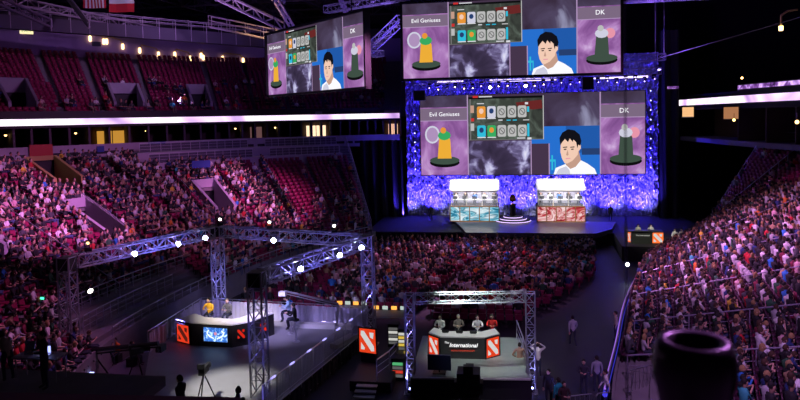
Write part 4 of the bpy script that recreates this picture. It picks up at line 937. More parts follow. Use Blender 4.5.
tripod_cam(-12.9,25.6,.8,.1,'black broadcast camera on a tripod before the analyst desk, nearest the camera')
# square logo sign, racks and mixing desks behind
q_ = logo(.95,1.25,logored,emis('logo_pale',(.62,.62,.62)),None,(-6.9,31.6,1.75),R(-14),'logo_sign'); st_ = MB(); st_.box((0,.15,-.87),(.8,.3,.5),black); st_.build('stand', q_); tag(q_, 'tall red logo sign standing between the two broadcast sets', 'sign')
amber = emis('amber_glow', (1,.42,.08), 1.4); pale_e = emis('pale_screen', (.7,.8,.75), .7)
def console(x, y, w, label, am=True, z=0):
    o = empty('mixing_desk', (x,y,z)); mb = MB(); mb.box((0,0,.78),(w,.9,.08),steel); mb.build('table_top', o)
    for sx in (-1,1): mb = MB(); mb.box((sx*(w/2-.1),0,.37),(.08,.7,.74),black); mb.build('leg', o)
    mb = MB(); mb.add([(-w/2+.1,-.35,.84),(w/2-.1,-.35,.84),(w/2-.1,.3,1.05),(-w/2+.1,.3,1.05),(-w/2+.1,-.35,.82),(w/2-.1,-.35,.82),(w/2-.1,.3,.82),(-w/2+.1,.3,.82)],[(0,1,2,3),(0,4,5,1),(2,6,7,3),(1,5,6,2),(0,3,7,4)],mat('console_grey',(.3,.3,.28),.5)); mb.build('control_surface', o)
    for i in range(4): l = MB(); l.box((-w/2+.3+(w-.6)*i/3,.32,1.2),(.34,.04,.22),amber if am and i % 2 == 0 else pale_e); l.build('screen', o)
    return tag(o, label, 'mixing desk')
console(-9.6,39.2,2.2,'mixing desk with amber glowing screens behind the pale platform drape'); console(-7.0,38.4,2.3,'mixing desk with amber glow between the red seats and the logo sign')
def rack(x, y, label, cols, z=0, h=1.5):
    o = empty('equipment_rack', (x,y,z)); mb = MB(); mb.box((0,0,h/2),(.62,.7,h),black); mb.build('cabinet', o)
    for i, c in enumerate(cols): q_ = MB(); q_.box((0,-.36,.2+i*(h-.3)/len(cols)+.05),(.52,.03,.14),emis('rack_'+c,{'yellow':(.8,.55,.08),'white':(.7,.7,.65),'red':(.7,.05,.03),'green':(.1,.5,.2),'grey':(.12,.12,.12)}[c],.8)); q_.build('unit', o)
    return tag(o, label, 'equipment rack')
rack(-5.4,34.2,'tall black equipment rack with yellow labels beside the commentator set',['yellow','grey','yellow','white','yellow','white'])
rack(-6.2,35.6,'equipment rack with white panels behind the logo sign',['grey','white','grey','white','grey'],h=1.3)
rack(-5.2,31.0,'low equipment rack with a red light next to the slim tower',['grey','red','grey','green'],h=1.1)
mb = MB(); M0 = [(-7.3,29.2),(-5.3,29.2),(-5.3,33.4),(-7.3,33.4)]; mb.prism(M0,0,.5,side); tag(mb.build('platform'), 'small dark platform under the red logo sign', 'platform')
bpy.data.objects['logo_sign'].location.z = 1.62
for k in range(4):
    mb = MB(); mb.box((0,0,0),(1.0,.3,.06),mat('step_tread',(.5,.52,.5),.5)); tag(mb.build('step', loc=(-6.4,28.9-.32*k,.42-.12*k)), f'{["top","second","third","bottom"][k]} pale step going down from the logo sign platform', 'step')
railing([(-6.0,29.4),(-5.6,30.6),(-5.4,31.8)], .5, 1.0, 'stair_rail', 'pale handrail beside the steps of the logo sign platform', m=alu)
# ------------------------------------------------------------------ commentator set
CP = [(-4.3,28.75),(1.25,29.2),(1.0,34.6),(-4.4,34.4)]
mb = MB(); mb.prism(CP,0,.94,side); o = mb.build('platform'); mb = MB(); mb.prism(CP,.94,1.0,mat('set_floor_green',(.30,.36,.33),.5,var=.15,vscale=2)); mb.build('deck', o); mb = MB(); mb.box((-1.5,28.93,.97),(5.4,.06,.08),whitep,rz=.08); mb.build('edge_strip', o)
tag(o, 'low platform with greenish grey floor under the commentator desk', 'platform')
o = empty('commentator_desk', (0,0,1.0)); Q = [Vector(q_) for q_ in ((-3.75,31.75),(-3.1,31.2),(-.95,31.3),(-.2,31.95))]; QB = [Vector(q_) for q_ in ((-3.55,32.5),(-2.9,32.0),(-1.1,32.1),(-.45,32.65))]
cf = mat('commentary_front',(.05,.05,.052),.35)
for i in range(3): mb = MB(); mb.prism([Q[i],Q[i+1],Q[i+1].lerp(QB[i+1],.3),Q[i].lerp(QB[i],.3)],0,1.05,cf); mb.build('front_section', o)
mb = MB(); mb.prism(Q+list(reversed(QB)),1.05,1.12,topw); mb.build('desk_top', o)
for i, w in ((0,.72),(2,.82)):
    a, b = Q[i], Q[i+1]; d = (b-a).normalized(); n_ = Vector((d.y,-d.x)); p = a.lerp(b,.5)+n_*.07; logo(w,.95,logored,logopale,o,(p.x,p.y,.53),math.atan2(d.y,d.x))
a_ = math.atan2(Q[2].y-Q[1].y, Q[2].x-Q[1].x); let = emis('letters_white',(.9,.9,.9),1.1)
t = text_mesh('International', .27, let, parent=o, shear=.3, bold=.006); t.location = (-1.98,31.19,.7); t.rotation_euler = (PI/2,0,a_)
t = text_mesh('The', .15, let, parent=o, shear=.3); t.location = (-2.8,31.16,.82); t.rotation_euler = (PI/2,0,a_)
t = text_mesh('DOTA 2 CHAMPIONSHIPS', .1, emis('letters_red',(.75,.08,.04),1), parent=o); t.location = (-2.0,31.2,.42); t.rotation_euler = (PI/2,0,a_)
tag(o, 'dark commentator desk with white lettering and a red logo on each wing', 'desk')
CM = [(-3.25,33.0,(.75,.75,.72),'commentator in white shirt behind the desk end nearest the racks',(.05,.03,.02)),(-2.35,33.15,(.25,.22,.2),'grey-haired commentator in dark top behind the middle of the desk',(.35,.33,.3)),(-1.35,33.1,(.72,.72,.74),'commentator in white shirt and headset near the wing with the larger logo',(.05,.03,.02)),(-.6,33.3,(.65,.03,.03),'commentator in red shirt at the outer end of the desk',(.03,.02,.02))]
for x, y, tc, lb, hc in CM:
    if 'headset' in lb or 'red shirt' in lb:
        mb = MB(); mb.path([(.11*cos(a_k*PI/8),0,.125*sin(a_k*PI/8)) for a_k in range(9)],.012,black,5); mb.box((.115,0,-.01),(.03,.07,.08),black); mb.box((-.115,0,-.01),(.03,.07,.08),black); mb.path([(.12,0,-.03),(.09,.1,-.08)],.008,black,4)
        tag(mb.build('headset', loc=(x,y-.1,1.22+1.35), rz=PI), 'black headset worn by the commentator in '+('red' if 'red' in lb else 'white near the wing'), 'headset')
    stool(x, y, 1.0, 'bar stool under the '+lb.split(' behind')[0].split(' near')[0].split(' at')[0], .84); person('deskc', DESK, (x, y, 1.22), PI+random.uniform(-.3,.3), lb, tc, hc)
for i, x in enumerate((-2.9,-2.2,-1.5)): mb = MB(); mb.box((0,0,.07),(.36,.03,.11),black); mb.box((0,0,.01),(.3,.2,.02),black); tag(mb.build('monitor', loc=(x,31.8,2.12)), f"small monitor on the commentator desk, {NTH(i+1)} from the racks", 'monitor')
mb = MB(); mb.box((0,0,.5),(1.1,.1,.72),mat('screen_back',(.02,.025,.09),.4)); q_ = mb.build('floor_monitor', loc=(-3.0,29.4,1.0)); l = MB(); l.tube((0,0,.2),(0,0,0),.04,black,6); l.box((0,0,.02),(.6,.4,.04),black); l.build('stand', q_); tag(q_, 'large dark floor monitor seen from behind, before the commentator desk', 'monitor')
railing([(.7,34.4),(.95,31.8),(1.1,29.5)], 1.0, 1.0, 'guard_rail', 'pale guard rail on the outer edge of the commentator platform', m=alu)
o = empty('broadcast_camera', (-1.55,27.9,0)); mb = MB(); mb.lathe((0,0,0),[(.5,0),(.5,.2),(.16,.3),(.14,1.1)],black,14); mb.build('pedestal', o); mb = MB(); mb.box((0,0,1.5),(1.0,.9,.55),black); mb.box((0,-.1,1.1),(1.25,.5,.5),black); mb.build('camera_body', o); mb = MB(); mb.box((0,.75,1.5),(.36,.7,.34),black); mb.build('lens', o); mb = MB(); mb.box((0,-.35,1.95),(.42,.3,.35),black); mb.build('viewfinder', o)
mb = MB()
for k in range(6): mb.box((0,.05,.5+.1*k),(.9,.5,.02),mat('grid_grey',(.12,.12,.12),.5))
mb.build('shelf_slats', o); mb = MB(); mb.box((0,-.05,1.82),(.12,.1,.08),emis('tally_blue',(.2,.3,1),3)); mb.build('tally_light', o); tag(o, 'big studio camera on a round pedestal facing the commentator desk', 'camera')
# ------------------------------------------------------------------ crew and passers-by on the floor
def foot(u, v, z=0): return tuple(PZ(u, v, z))
crew = [
 ('walk',WALK,573,346,.2,(.45,.46,.5),'person in pale grey shirt walking away up the open aisle'),
 ('hips',HIPS,520,377,.1,(.45,.25,.18),'person in patterned reddish shirt standing at the platform guard rail'),
 ('uparms',UPARMS,538,377,0,(.75,.72,.7),'person in white shirt with both hands at the head, behind the slim tower'),
 ('standc',STAND,549,407,PI-.5,(.03,.03,.04),'usher in black vest standing nearest the slim tower foot'),
 ('hold',HOLD,564,421,PI+.3,(.05,.025,.03),'person in dark maroon shirt standing beside the silver barriers'),
 ('stand2',STAND,559,417,.6,(.02,.4,.42),'person in teal shirt half hidden behind the dark maroon shirt'),
 ('hold2',HOLD,584,396,PI-.2,(.04,.04,.06),'usher in black vest with white sleeves in the open aisle'),
 ('standb',STAND,597,392,.2,(.32,.34,.38),'person in grey shirt and cap seen from behind in the aisle'),
 ('walk2',WALK,606,408,PI/2,(.78,.76,.74),'person in white shirt walking by the silver crowd barriers'),
 ('standk',STAND,616,341,PI/2,(.55,.48,.4),'guard in beige top standing against the blue-lit barrier'),
]
for k, J, u, v, rz, tc, lb in crew: person(k, J, foot(u,v), rz, lb, tc)
for u, v, z, tc, lb, J, rz in ((117,362,.35,(.8,.2,.03),'technician in orange vest sitting behind the camera crane',SIT,PI),(132,366,.35,(.015,.015,.02),'technician in black sitting with arms raised beside the tripod camera',SIT_CLAP,-1.2),(105,366,.35,(.05,.05,.08),'technician in dark top sitting between the outer tower and the orange vest',SIT_LEAN,-1)):
    p = foot(u,v,z); person('tech%d' % u, J, p, rz, lb, tc); q_ = MB(); q_.box((0,0,.22),(.4,.4,.42),black); tag(q_.build('flight_case', loc=p), 'small black case, seat of the '+lb.split(' sitting')[0], 'case')
sp_ = [('man_dark',HOLD,(-13.35,16.6,5.25),2.6,(.02,.018,.025),'tall man in black standing on the near landing before the crowd'),
       ('crouch',STOOP,(-14.9,17.0,5.25),1.0,(.45,.36,.26),'person in tan top bending over a table on the near landing'),
       ('walkd',WALK,(PY(180,373,18).x,18,WZ),1.4,(.03,.025,.035),'dark silhouetted person walking past below the ledge, turned aside'),
       ('seatd',SIT_LEAN,(PY(236,392,18.2).x,18.2,WZ),.2,(.03,.025,.03),'only the dark head of a person showing above the ledge')]
for k, J, loc, rz, tc, lb in sp_: person(k, J, loc, rz, lb, tc)
def table(x, y, z, w, d, label, rz=0, hh=.75):
    o = empty('folding_table', (x,y,z), rz); mb = MB(); mb.box((0,0,hh-.02),(w,d,.04),mat('table_top',(.3,.28,.35),.5)); mb.build('table_top', o)
    for sx in (-1,1):
        for sy in (-1,1): l = MB(); l.tube((sx*(w/2-.08),sy*(d/2-.08),0),(sx*(w/2-.08),sy*(d/2-.08),hh-.04),.02,steel,6); l.build('leg', o)
    return tag(o, label, 'table')
table(-14.0,17.25,5.25,1.5,.6,'folding table on the near landing in front of the tan-topped person'); 
mb = MB(); mb.box((0,0,.015),(.36,.26,.02),alu); q_ = mb.build('laptop', loc=(-13.85,17.2,6.0), rz=.2); mb = MB(); mb.box((0,.14,.14),(.36,.015,.25),black); mb.add([(-.16,.13,.04),(.16,.13,.04),(.16,.13,.25),(-.16,.13,.25)],[(0,1,2,3)],emis('laptop_glow',(.35,.4,1),2)); mb.build('screen', q_); tag(q_, 'open laptop glowing blue on the folding table', 'laptop')
mb = MB(); mb.box((0,0,.2),(.32,.03,.42),mat('pale_board',(.4,.42,.6),.6),M=Matrix.Translation((0,0,.2))@Matrix.Rotation(-.3,4,'X')); tag(mb.build('clipboard', loc=(-14.3,17.2,6.02)), 'pale board propped on the folding table', 'board')
mb = MB(); mb.box((0,0,.03),(.5,.3,.04),emis('tablet_glow',(.4,.45,1),3)); tag(mb.build('light_pad', loc=(-19.9,27.6,.95)), 'small bright blue light pad at the foot of the outer tower', 'light')
q_ = MB(); q_.box((0,0,.29),(.6,.5,.58),black); tag(q_.build('flight_case', loc=(-19.9,27.6,.35)), 'black case carrying the bright blue light pad', 'case')
# ------------------------------------------------------------------ barriers
def barrier(a, b, z, label, hh=1.05):
    """steel crowd barrier: bent frame, upright bars, two feet"""
    a = Vector(a); b = Vector(b); d = b-a; L_ = d.length; o = empty('crowd_barrier', (*a, z), math.atan2(d.y,d.x)); mb = MB()
    mb.path([(0,0,.15),(0,0,hh-.12),(.12,0,hh),(L_-.12,0,hh),(L_,0,hh-.12),(L_,0,.15),(0,0,.15)], .024, alu, 6); mb.build('frame', o)
    for i in range(int(L_/.22)): x = .2+i*.22; v_ = MB(); v_.tube((x,0,.15),(x,0,hh),.01,alu,4) if x < L_-.1 else v_.tube((L_-.15,0,.15),(L_-.15,0,hh),.01,alu,4); v_.build('bar', o)
    for x in (.25, L_-.25): f = MB(); f.box((x,0,.02),(.05,.6,.04),alu); f.tube((x,0,.03),(x,0,.2),.02,alu,5); f.build('foot', o)
    return tag(o, label, 'barrier')
bp = [PZ(565,400,.9),PZ(595,397,.9),PZ(626,394,.9),PZ(655,391,.9)]
for i in range(3): barrier((bp[i].x+.04,bp[i].y),(bp[i+1].x-.04,bp[i+1].y),0,f"silver crowd barrier across the end of the aisle, {['beside the maroon shirt','middle of three','last before the side stand'][i]}")
rows_r = [Vector((p.x,p.y)) for p in (PZ(628,383,1.9),PZ(655,376,1.9),PZ(684,370,1.9))]
for i in range(2): a, b = rows_r[i], rows_r[i+1]; barrier((a.x,a.y),(b.x-.05,b.y),1.35,f"silver barrier in the second line, {['by the white-shirted walker','touching the side stand'][i]}")
# blue-lit barrier along the foot of the side stand
pts = [right.P(.235+.60*i/24, 0)+Vector((-.35,0)) for i in range(25)]; pts = [p_ for p_ in pts]
o = empty('fascia_barrier'); mb = MB(); zz = 1.15
bl = mat('barrier_blue', (.05,.05,.3), .35); 
wall_along(mb, pts, 0, zz, .06, bl); mb.build('panels', o); mb = MB(); mb.path([(p_.x,p_.y,zz+.06) for p_ in pts], .035, steel, 6); mb.build('top_rail', o)
mb = MB(); mb.path([(p_.x-.09,p_.y,zz-.12) for p_ in pts], .05, emis('strip_violet',(.42,.18,.9),.8), 5); mb.build('violet_glow', o); mb = MB(); mb.path([(p_.x-.09,p_.y,zz-.4) for p_ in pts], .11, emis('strip_deepblue',(.06,.05,.75),1.1), 5); mb.build('blue_glow', o)  # self-lit bands put in for the violet and blue light on rail and fascia
tag(o, 'long curved barrier lit blue and violet along the foot of the side stand', 'barrier')
p = PZ(627,264,1.25); mb = MB(); mb.tube((0,0,-1.25),(0,0,0),.04,black,6); mb.box((0,0,.0),(.3,.3,.3),black); o = mb.build('flood_lamp', loc=p); l = MB(); l.tube((0,-.15,0),(0,-.2,0),.14,beam_em,12); l.build('lens', o); tag(o, 'bright blue-white flood lamp at the stage end of the blue barrier', 'light')
# front walls and rails of the stands
mb = MB(); fp = [left.P(.10+(SMAX-.10)*i/70, 0)+Vector((.15,0)) for i in range(71)]; wall_along(mb, fp, 0, 1.75, .12, conc); struct(mb.build('wall_lower_stand'))
railing([left.P(.30+.55*i/36, 0)+Vector((.1,0)) for i in range(37)], 1.75, .55, 'guard_rail', 'steel guard rail on top of the wall at the foot of the big stand', m=steel, mids=1)
mb = MB(); fp = [right.P(.05+.95*i/60, 0)+Vector((-.1,0)) for i in range(61)]; wall_along(mb, list(reversed(fp)), 0, 1.5, .12, conc); struct(mb.build('wall_side_stand'))
railing([left.P(.275+.22*i/16, .125) for i in range(17)], 2.4, .9, 'railing', 'steel railing between the packed rows and the dark walkway behind the outer tower', m=steel)
railing([left.P(.29+.16*i/12, .06) for i in range(13)], 1.9, .9, 'railing', 'steel railing midway across the dark walkway behind the outer tower', m=steel)
def aisle_rail(S, sp, t0, t1, name_label, m, n=10, h=.95, side_=0):
    pts = [S.P(sp, t0+(t1-t0)*i/n) for i in range(n+1)]; zs = [S.z0+(S.z1-S.z0)*(t0+(t1-t0)*i/n)+.05 for i in range(n+1)]; return railing(pts, zs, h, 'stair_rail', name_label, m=m, mids=1)
railv = mat('rail_violet_grey', (.45,.42,.55), .4, .4)
aisle_rail(left,.712,.02,.78,'long stair rail dividing the packed crowd from the empty purple-lit seats',railv)
aisle_rail(left,SMAX-.004,.05,.98,'stair rail at the stage end of the big stand, beside the black curtain',railv)
for sp, nm in ((.475,'above the tunnel with pink-tinted walls'),(.59,'beside the long tunnel'),(.38,'below the yellow-lit tunnel'),(.52,'mid-way up the packed crowd')): aisle_rail(left,sp,.3 if sp != .38 else .1,.62,f'steel stair rail in the big stand {nm}',steel,6)
for sp, nm in ((.985,'at the very end by the casters'),(.9,'first block from the casters'),(.75,'second block from the casters'),(.62,'third block from the casters'),(.5,'middle block'),(.38,'blocks nearer the big post'),(.25,'beside the big post')): aisle_rail(right,sp,.02,.96 if sp > .8 else .6,f'stair rail in the side stand, {nm}',railv,12)
railing([right.P(.66+.32*i/14, .985) for i in range(15)], 8.7, .95, 'railing', 'pale guard rail with dark infill along the top of the side stand', m=railp, panel=infill)
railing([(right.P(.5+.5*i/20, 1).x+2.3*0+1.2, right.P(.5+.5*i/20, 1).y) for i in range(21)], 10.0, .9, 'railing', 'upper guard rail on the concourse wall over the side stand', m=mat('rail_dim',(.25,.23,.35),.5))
# ------------------------------------------------------------------ truss over the stage with its lamps
gold_e = emis('lens_gold', (1,.72,.35), 16); violow = emis('lens_dim',(.3,.2,.8),1.5); star = emis('lens_star', (1,.9,.6), 60); vio = emis('lens_violet', (.55,.4,1), 8)
truss((-9.5,70,17.0),(16.4,70,17.3), .7, 'long truss over the stage between the two big screens, carrying dozens of lamps', bays=26)
truss((-9.5,73.2,18.4),(17.6,73.2,19.0), .7, 'upper rear truss over the stage backdrop', bays=26)
rr = random.Random(3)
for i in range(26):
    x = -7.6+i*.93; k = rr.random(); em = gold_e if .45 < k and x < 7 else (vio if k > .15 else violow); dz = rr.choice((0,-.1,.1)); bright = i in (7,11)
    f_ = fixture((x,69.6,16.5+.3*i/26+dz),(rr.uniform(-.3,.3),-1,-.45),'',star if bright else em,.16 if bright else .055,'row of lamps on the stage truss' if not bright else None)
    f_['label'] = 'lamp in the row on the stage truss, '+(f'{NTH(i+1)} from the black curtain end') if not bright else ('brilliant star-like lamp on the stage truss, '+('smaller of the two' if i == 7 else 'brightest of all'))
for x0, x1, nm in ((-7.2,-4.2,'near the black curtain'),(-1.2,6.2,'in the middle'),(9.5,16.0,'on the casters side')):
    mb = MB(); mb.box(((x0+x1)/2,73.9,17.0),(x1-x0,.1,.28),emis('strip_white_violet',(.75,.6,1),2.2)); q_ = mb.build('light_batten'); tag(q_, f'glowing white-violet light batten behind the stage truss, {nm}', 'light')
for x, nm in ((-8.7,'beside the black curtain'),(-2,'a quarter along'),(5,'centre'),(11,'three quarters along'),(16,'at the casters end')): cable((x,70,17.4),(x,70,34), f'steel hoist cable lifting the long stage truss, {nm}', .03)
for k, (x, nm) in enumerate(((16.6,'inner'),(17.5,'outer'))): cable((x,73.2,19.2),(x,73.2,34), f'blue-lit hoist cable over the casters end of the rear truss, {nm}', .04, alu)
for x, nm in ((-9.3,'beside the black curtain'),(16.9,'above the casters side')):
    fixture((x,72.8,18.1),(0,-.6,-.8),f'blue moving light hung on the rear truss {nm}',vio,.16)
mb = MB(); mb.box((0,0,0),(1.2,1.0,1.1),black); tag(mb.build('speaker_cluster', loc=(-8.7,69.6,15.4)), 'black loudspeaker hung at the truss end beside the black curtain', 'speaker')
mb = MB(); mb.box((0,0,0),(1.1,1.0,1.3),black); tag(mb.build('speaker_cluster', loc=(9.0,69.4,16.2)), 'black loudspeaker hung from the stage truss on the casters side', 'speaker')
# ------------------------------------------------------------------ roof steelwork
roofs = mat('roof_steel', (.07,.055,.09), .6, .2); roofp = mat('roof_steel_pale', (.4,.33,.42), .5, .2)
def girder(a, b, h, label, m=roofs, bays=None, r=.14, group=None):
    """flat lattice girder"""
    a = Vector(a); b = Vector(b); L_ = (b-a).length; bays = bays or max(3, round(L_/(h*1.3))); dn = Vector((0,0,-h)); mb = MB(); mb.tube(a,b,r,m,5); mb.tube(a+dn,b+dn,r,m,5); mb.tube(a,a+dn,r*.7,m,4); mb.tube(b,b+dn,r*.7,m,4); o = mb.build('roof_girder')
    w_ = MB()
    for i in range(bays):
        p, q_ = a.lerp(b,i/bays), a.lerp(b,(i+1)/bays); w_.tube(p+(dn if i%2 else Vector()), q_+(Vector() if i%2 else dn), r*.6, m, 4)
        if i: w_.tube(p, p+dn, r*.4, m, 4)
    w_.build('web_bars', o); return tag(o, label, 'girder', group)
for i in range(7):
    y = 62+i*8; girder((-72,y,33.6),(44,y,33.6), 2.6, f'dark lattice roof girder crossing the hall, {NTH(i+1)} of seven counted from the camera', bays=30)
for i in range(8):
    x = -66+i*9; girder((x,56,31.2),(x+6,112,31.2), 1.6, f'lower lattice roof girder running lengthwise, {NTH(i+1)} from the outer wall behind the upper stand', bays=20, r=.1)
# big diagonal rafters converging over the hanging screen
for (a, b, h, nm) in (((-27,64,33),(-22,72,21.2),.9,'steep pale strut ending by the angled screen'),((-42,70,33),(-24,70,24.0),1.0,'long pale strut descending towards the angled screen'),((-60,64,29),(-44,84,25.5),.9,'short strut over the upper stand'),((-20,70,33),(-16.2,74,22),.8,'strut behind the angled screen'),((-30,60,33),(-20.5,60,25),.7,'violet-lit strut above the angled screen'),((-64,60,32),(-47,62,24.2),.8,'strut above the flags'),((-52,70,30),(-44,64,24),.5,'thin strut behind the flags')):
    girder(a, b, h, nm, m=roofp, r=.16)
for k, (a, b, nm) in enumerate((((-58,60,23.9),(-22,96,22.9),'long catwalk along the roof edge of the upper stand'),((-31,66,23.2),(-21,67,20.9),'short catwalk lit warm yellow beside the angled screen'))):
    a = Vector(a); b = Vector(b); d = (b-a); L_ = Vector((d.x,d.y)).length; o = empty('catwalk', a, math.atan2(d.y,d.x)); tilt = d.z; TH = 1.5 if k == 0 else .15
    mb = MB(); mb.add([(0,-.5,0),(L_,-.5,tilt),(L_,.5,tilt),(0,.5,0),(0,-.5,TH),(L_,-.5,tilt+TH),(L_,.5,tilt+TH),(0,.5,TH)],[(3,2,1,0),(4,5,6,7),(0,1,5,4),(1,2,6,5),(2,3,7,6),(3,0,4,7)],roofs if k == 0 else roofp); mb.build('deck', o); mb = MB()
    for y in (-.5,.5):
        for h in (.6+TH,1.1+TH): mb.tube((0,y,h),(L_,y,tilt+h),.04,roofp,4)
        for i in range(int(L_/2)+1): f = min(1,i*2/L_); mb.tube((L_*f,y,tilt*f),(L_*f,y,tilt*f+1.1+TH),.04,roofp,4)
    mb.build('handrails', o); tag(o, nm, 'catwalk')
# blue-lit steelwork right of the angled screen and over the stage
truss((-13.5,66,20.2),(-9.4,62,22.6),.8,'bright blue-lit truss slanting between the two hanging screens', bays=6); truss((-15.4,66,19.6),(-11.8,64.4,19.6),.6,'short blue-lit truss below the slanting one', bays=5)
truss((-17.5,64,24.2),(-8.5,60,24.4),.7,'violet-lit truss above the gap between the hanging screens', bays=10)
truss((9.5,66,24.2),(26,62,23.6),.8,'violet-lit truss close to the ceiling over the casters side', bays=16); truss((12,64,23.9),(20,60,23.2),.5,'thin violet-lit truss near the ceiling over the casters side', bays=12)
for a, b, nm in (((11.5,62,17.2),(34,48,23.0),'thin slack cable sloping up across the dark side of the hall'),): cable(a, b, nm, .035, steel)
# wall-mounted lamp brackets along the back of the upper stand, exit sign
wl = emis('lamp_yellow', (1,.68,.28), 4)
def upt(u, v, back=.6):     # a point just in front of the upper back wall
    best = None
    for i in range(801):
        p = upper.P(i/800, 1.0-.012*back)
        q_ = proj(p.x, p.y, 24)
        if best is None or abs(q_[0]-u) < best[0]: best = (abs(q_[0]-u), p)
    p = best[1]; z = 13+0; lo_, hi_ = 10, 40
    for _ in range(30):
        m_ = (lo_+hi_)/2
        if proj(p.x,p.y,m_)[1] > v: lo_ = m_
        else: hi_ = m_
    return Vector((p.x,p.y,lo_))
pairs = [(91,38,104,41),(107,41,123,46),(139,50,158,54),(174,54,190,58),(201,55,203,57),(222,58,243,60)]
for i, (ua, va, ub, vb) in enumerate(pairs):
    a, b = upt(ua,va), upt(ub,vb); o = empty('wall_lamp', a); d = b-a
    mb = MB(); top = max(0,b.z-a.z)+.9; mb.path([(0,0,.3),(d.x*.12,d.y*.12,.75),(d.x*.5,d.y*.5,.75+(d.z)*.5),(d.x*.88,d.y*.88,.75+d.z*.9),(d.x,d.y,d.z+.3)],.07,mat('brass_dark',(.5,.35,.15),.4,.5),5); mb.build('bracket', o)
    for p_ in (Vector((0,0,0)), d): l = MB(); l.lathe(tuple(p_),[(.12,-.45),(.17,-.35),(.17,.2),(.12,.3)],wl,10); l.build('lamp_tube', o)
    tag(o, f'pair of yellow tube lamps above the upper stand, {NTH(i+1)} from the flags side', 'lamp')
p = upt(27,31); mb = MB(); mb.box((0,0,0),(1.5,.15,.75),emis('exit_face',(.75,.62,.35),1.6)); mb.box((0,.1,0),(1.6,.1,.85),black); q_ = mb.build('exit_sign', loc=p, rz=.7); t = text_mesh('EXIT', .55, emis('exit_letters',(.1,.4,.15),1), parent=q_); t.location = (0,-.09,0); t.rotation_euler.x = PI/2; tag(q_, 'small glowing exit sign high on the wall over the upper stand', 'sign')
p = upt(97,44); mb = MB(); mb.box((0,0,0),(1.1,.2,.6),mat('box_blue',(.02,.02,.05),.5)); tag(mb.build('wall_vent', loc=p, rz=.7), 'small dark box on the lavender wall under the lamp brackets', 'vent')
# flags
fw_ = mat('flag_white', (.75,.72,.78), .8); fr_ = mat('flag_red', (.6,.02,.04), .8); fb_ = mat('flag_blue', (.03,.04,.25), .8)
def flag(u0, u1, vb, Y, kind, label):
    a, b = PY(u0,vb-2,Y), PY(u1,vb+3,Y); w = b.x-a.x; H_ = w*1.75; o = empty('hanging_flag', (a.x, Y, a.z-.0)); wave = lambda x, z: .12*sin(x*2.2+z*.8)
    def cloth(x0, x1, z0, z1, m, name, n=10):
        vs = []; fs = []
        for j in range(n+1):
            for i in range(5): x = x0+(x1-x0)*i/4; z = z0+(z1-z0)*j/n; vs.append((x, wave(x,z), z-.12*x/ w))
        for j in range(n):
            for i in range(4): k = j*5+i; fs.append((k,k+1,k+6,k+5))
        mb = MB(); mb.add(vs, fs, m); c = mb.build(name, o); s_ = c.modifiers.new('s','SOLIDIFY'); s_.thickness = .02; return c
    if kind == 'us':
        mb_r = MB(); 
        for i in range(13): cloth(w*i/13, w*(i+1)/13, 0, H_ if i > 6 else H_*.6, fr_ if i % 2 == 0 else fw_, 'stripe')
        cloth(0, w*7/13, H_*.6, H_, fb_, 'canton')
    else:
        cloth(0, w, 0, H_*.17, fr_, 'red_band'); cloth(0, w, H_*.17, H_*.75, fw_, 'white_field'); cloth(0, w, H_*.75, H_, fr_, 'red_band')
        L_ = [(0,.95),(.12,.6),(.3,.7),(.24,.3),(.5,.5),(.6,.35),(.85,.4),(.75,.1),(.9,0),(.45,-.35),(.5,-.5),(.06,-.42),(.06,-.9),(-.06,-.9),(-.06,-.42),(-.5,-.5),(-.45,-.35),(-.9,0),(-.75,.1),(-.85,.4),(-.6,.35),(-.5,.5),(-.24,.3),(-.3,.7),(-.12,.6)]
        lf = MB(); c0 = (w*.5, H_*.5); vs = [(c0[0]+x*w*.34, wave(c0[0],c0[1])-.16, c0[1]+z*w*.34) for x, z in L_]+[(c0[0], wave(c0[0],c0[1])-.16, c0[1])]
        lf.add(vs, [(i,(i+1)%25,25) for i in range(25)], fr_); q2 = lf.build('maple_leaf', o); s_ = q2.modifiers.new('s','SOLIDIFY'); s_.thickness = .02
    mb = MB(); mb.tube((-.2,0,H_+.05),(w+.2,0,H_-.05),.05,steel,6); mb.build('hanging_bar', o); mb = MB(); mb.tube((w/2,0,H_),(w/2,0,34-a.z),.02,steel,4); mb.build('cord', o)
    return tag(o, label, 'flag')
flag(83,107,10,50,'us','flag with red and white vertical stripes hanging from the roof'); flag(109,135,14,50,'ca','red and white flag with broad red bottom band hanging from the roof')
# suite interiors: warm lit boxes, bar lamps, signs on the concourse wall
def suite_pt(u, v, t=.20): 
    best = None
    for i in range(801):
        p = UO.P(i/800, t); q_ = proj(p.x,p.y,11.5)
        if best is None or abs(q_[0]-u) < best[0]: best = (abs(q_[0]-u), p, i/800)
    return best[1], best[2]
def suite_light(u0, u1, col, s, label, z0=10.6, z1=12.3, name='suite_window', cat='window'):
    a, _ = suite_pt(u0,0,.205); b, _ = suite_pt(u1,0,.205); d = (b-a); rz = math.atan2(d.y,d.x); mb = MB(); mb.box((0,0,0),(d.length,.1,z1-z0),emis('suite_glow_%d' % u0,col,s)); o = mb.build(name, loc=(*((a+b)/2),(z0+z1)/2), rz=rz); f = MB()
    for sx in (-1,0,1): f.box((sx*d.length/2,-.06,0),(.08,.08,z1-z0+.1),black)
    for sz in (-1,1): f.box((0,-.06,sz*(z1-z0)/2),(d.length+.1,.08,.08),black)
    f.build('frame', o); tag(o, label, cat); return o
suite_light(96,128,(.6,.28,.04),.9,'amber-lit wall of a suite in the middle of the far balcony')
suite_light(306,326,(.85,.62,.4),1.6,'brightest lit bar window in the suites below the ribbon display')
suite_light(388,398,(.8,.45,.3),1.5,'small lit window at the stage end of the suites')
suite_light(250,262,(.25,.12,.12),.5,'dim reddish suite window between the amber wall and the bright bar')
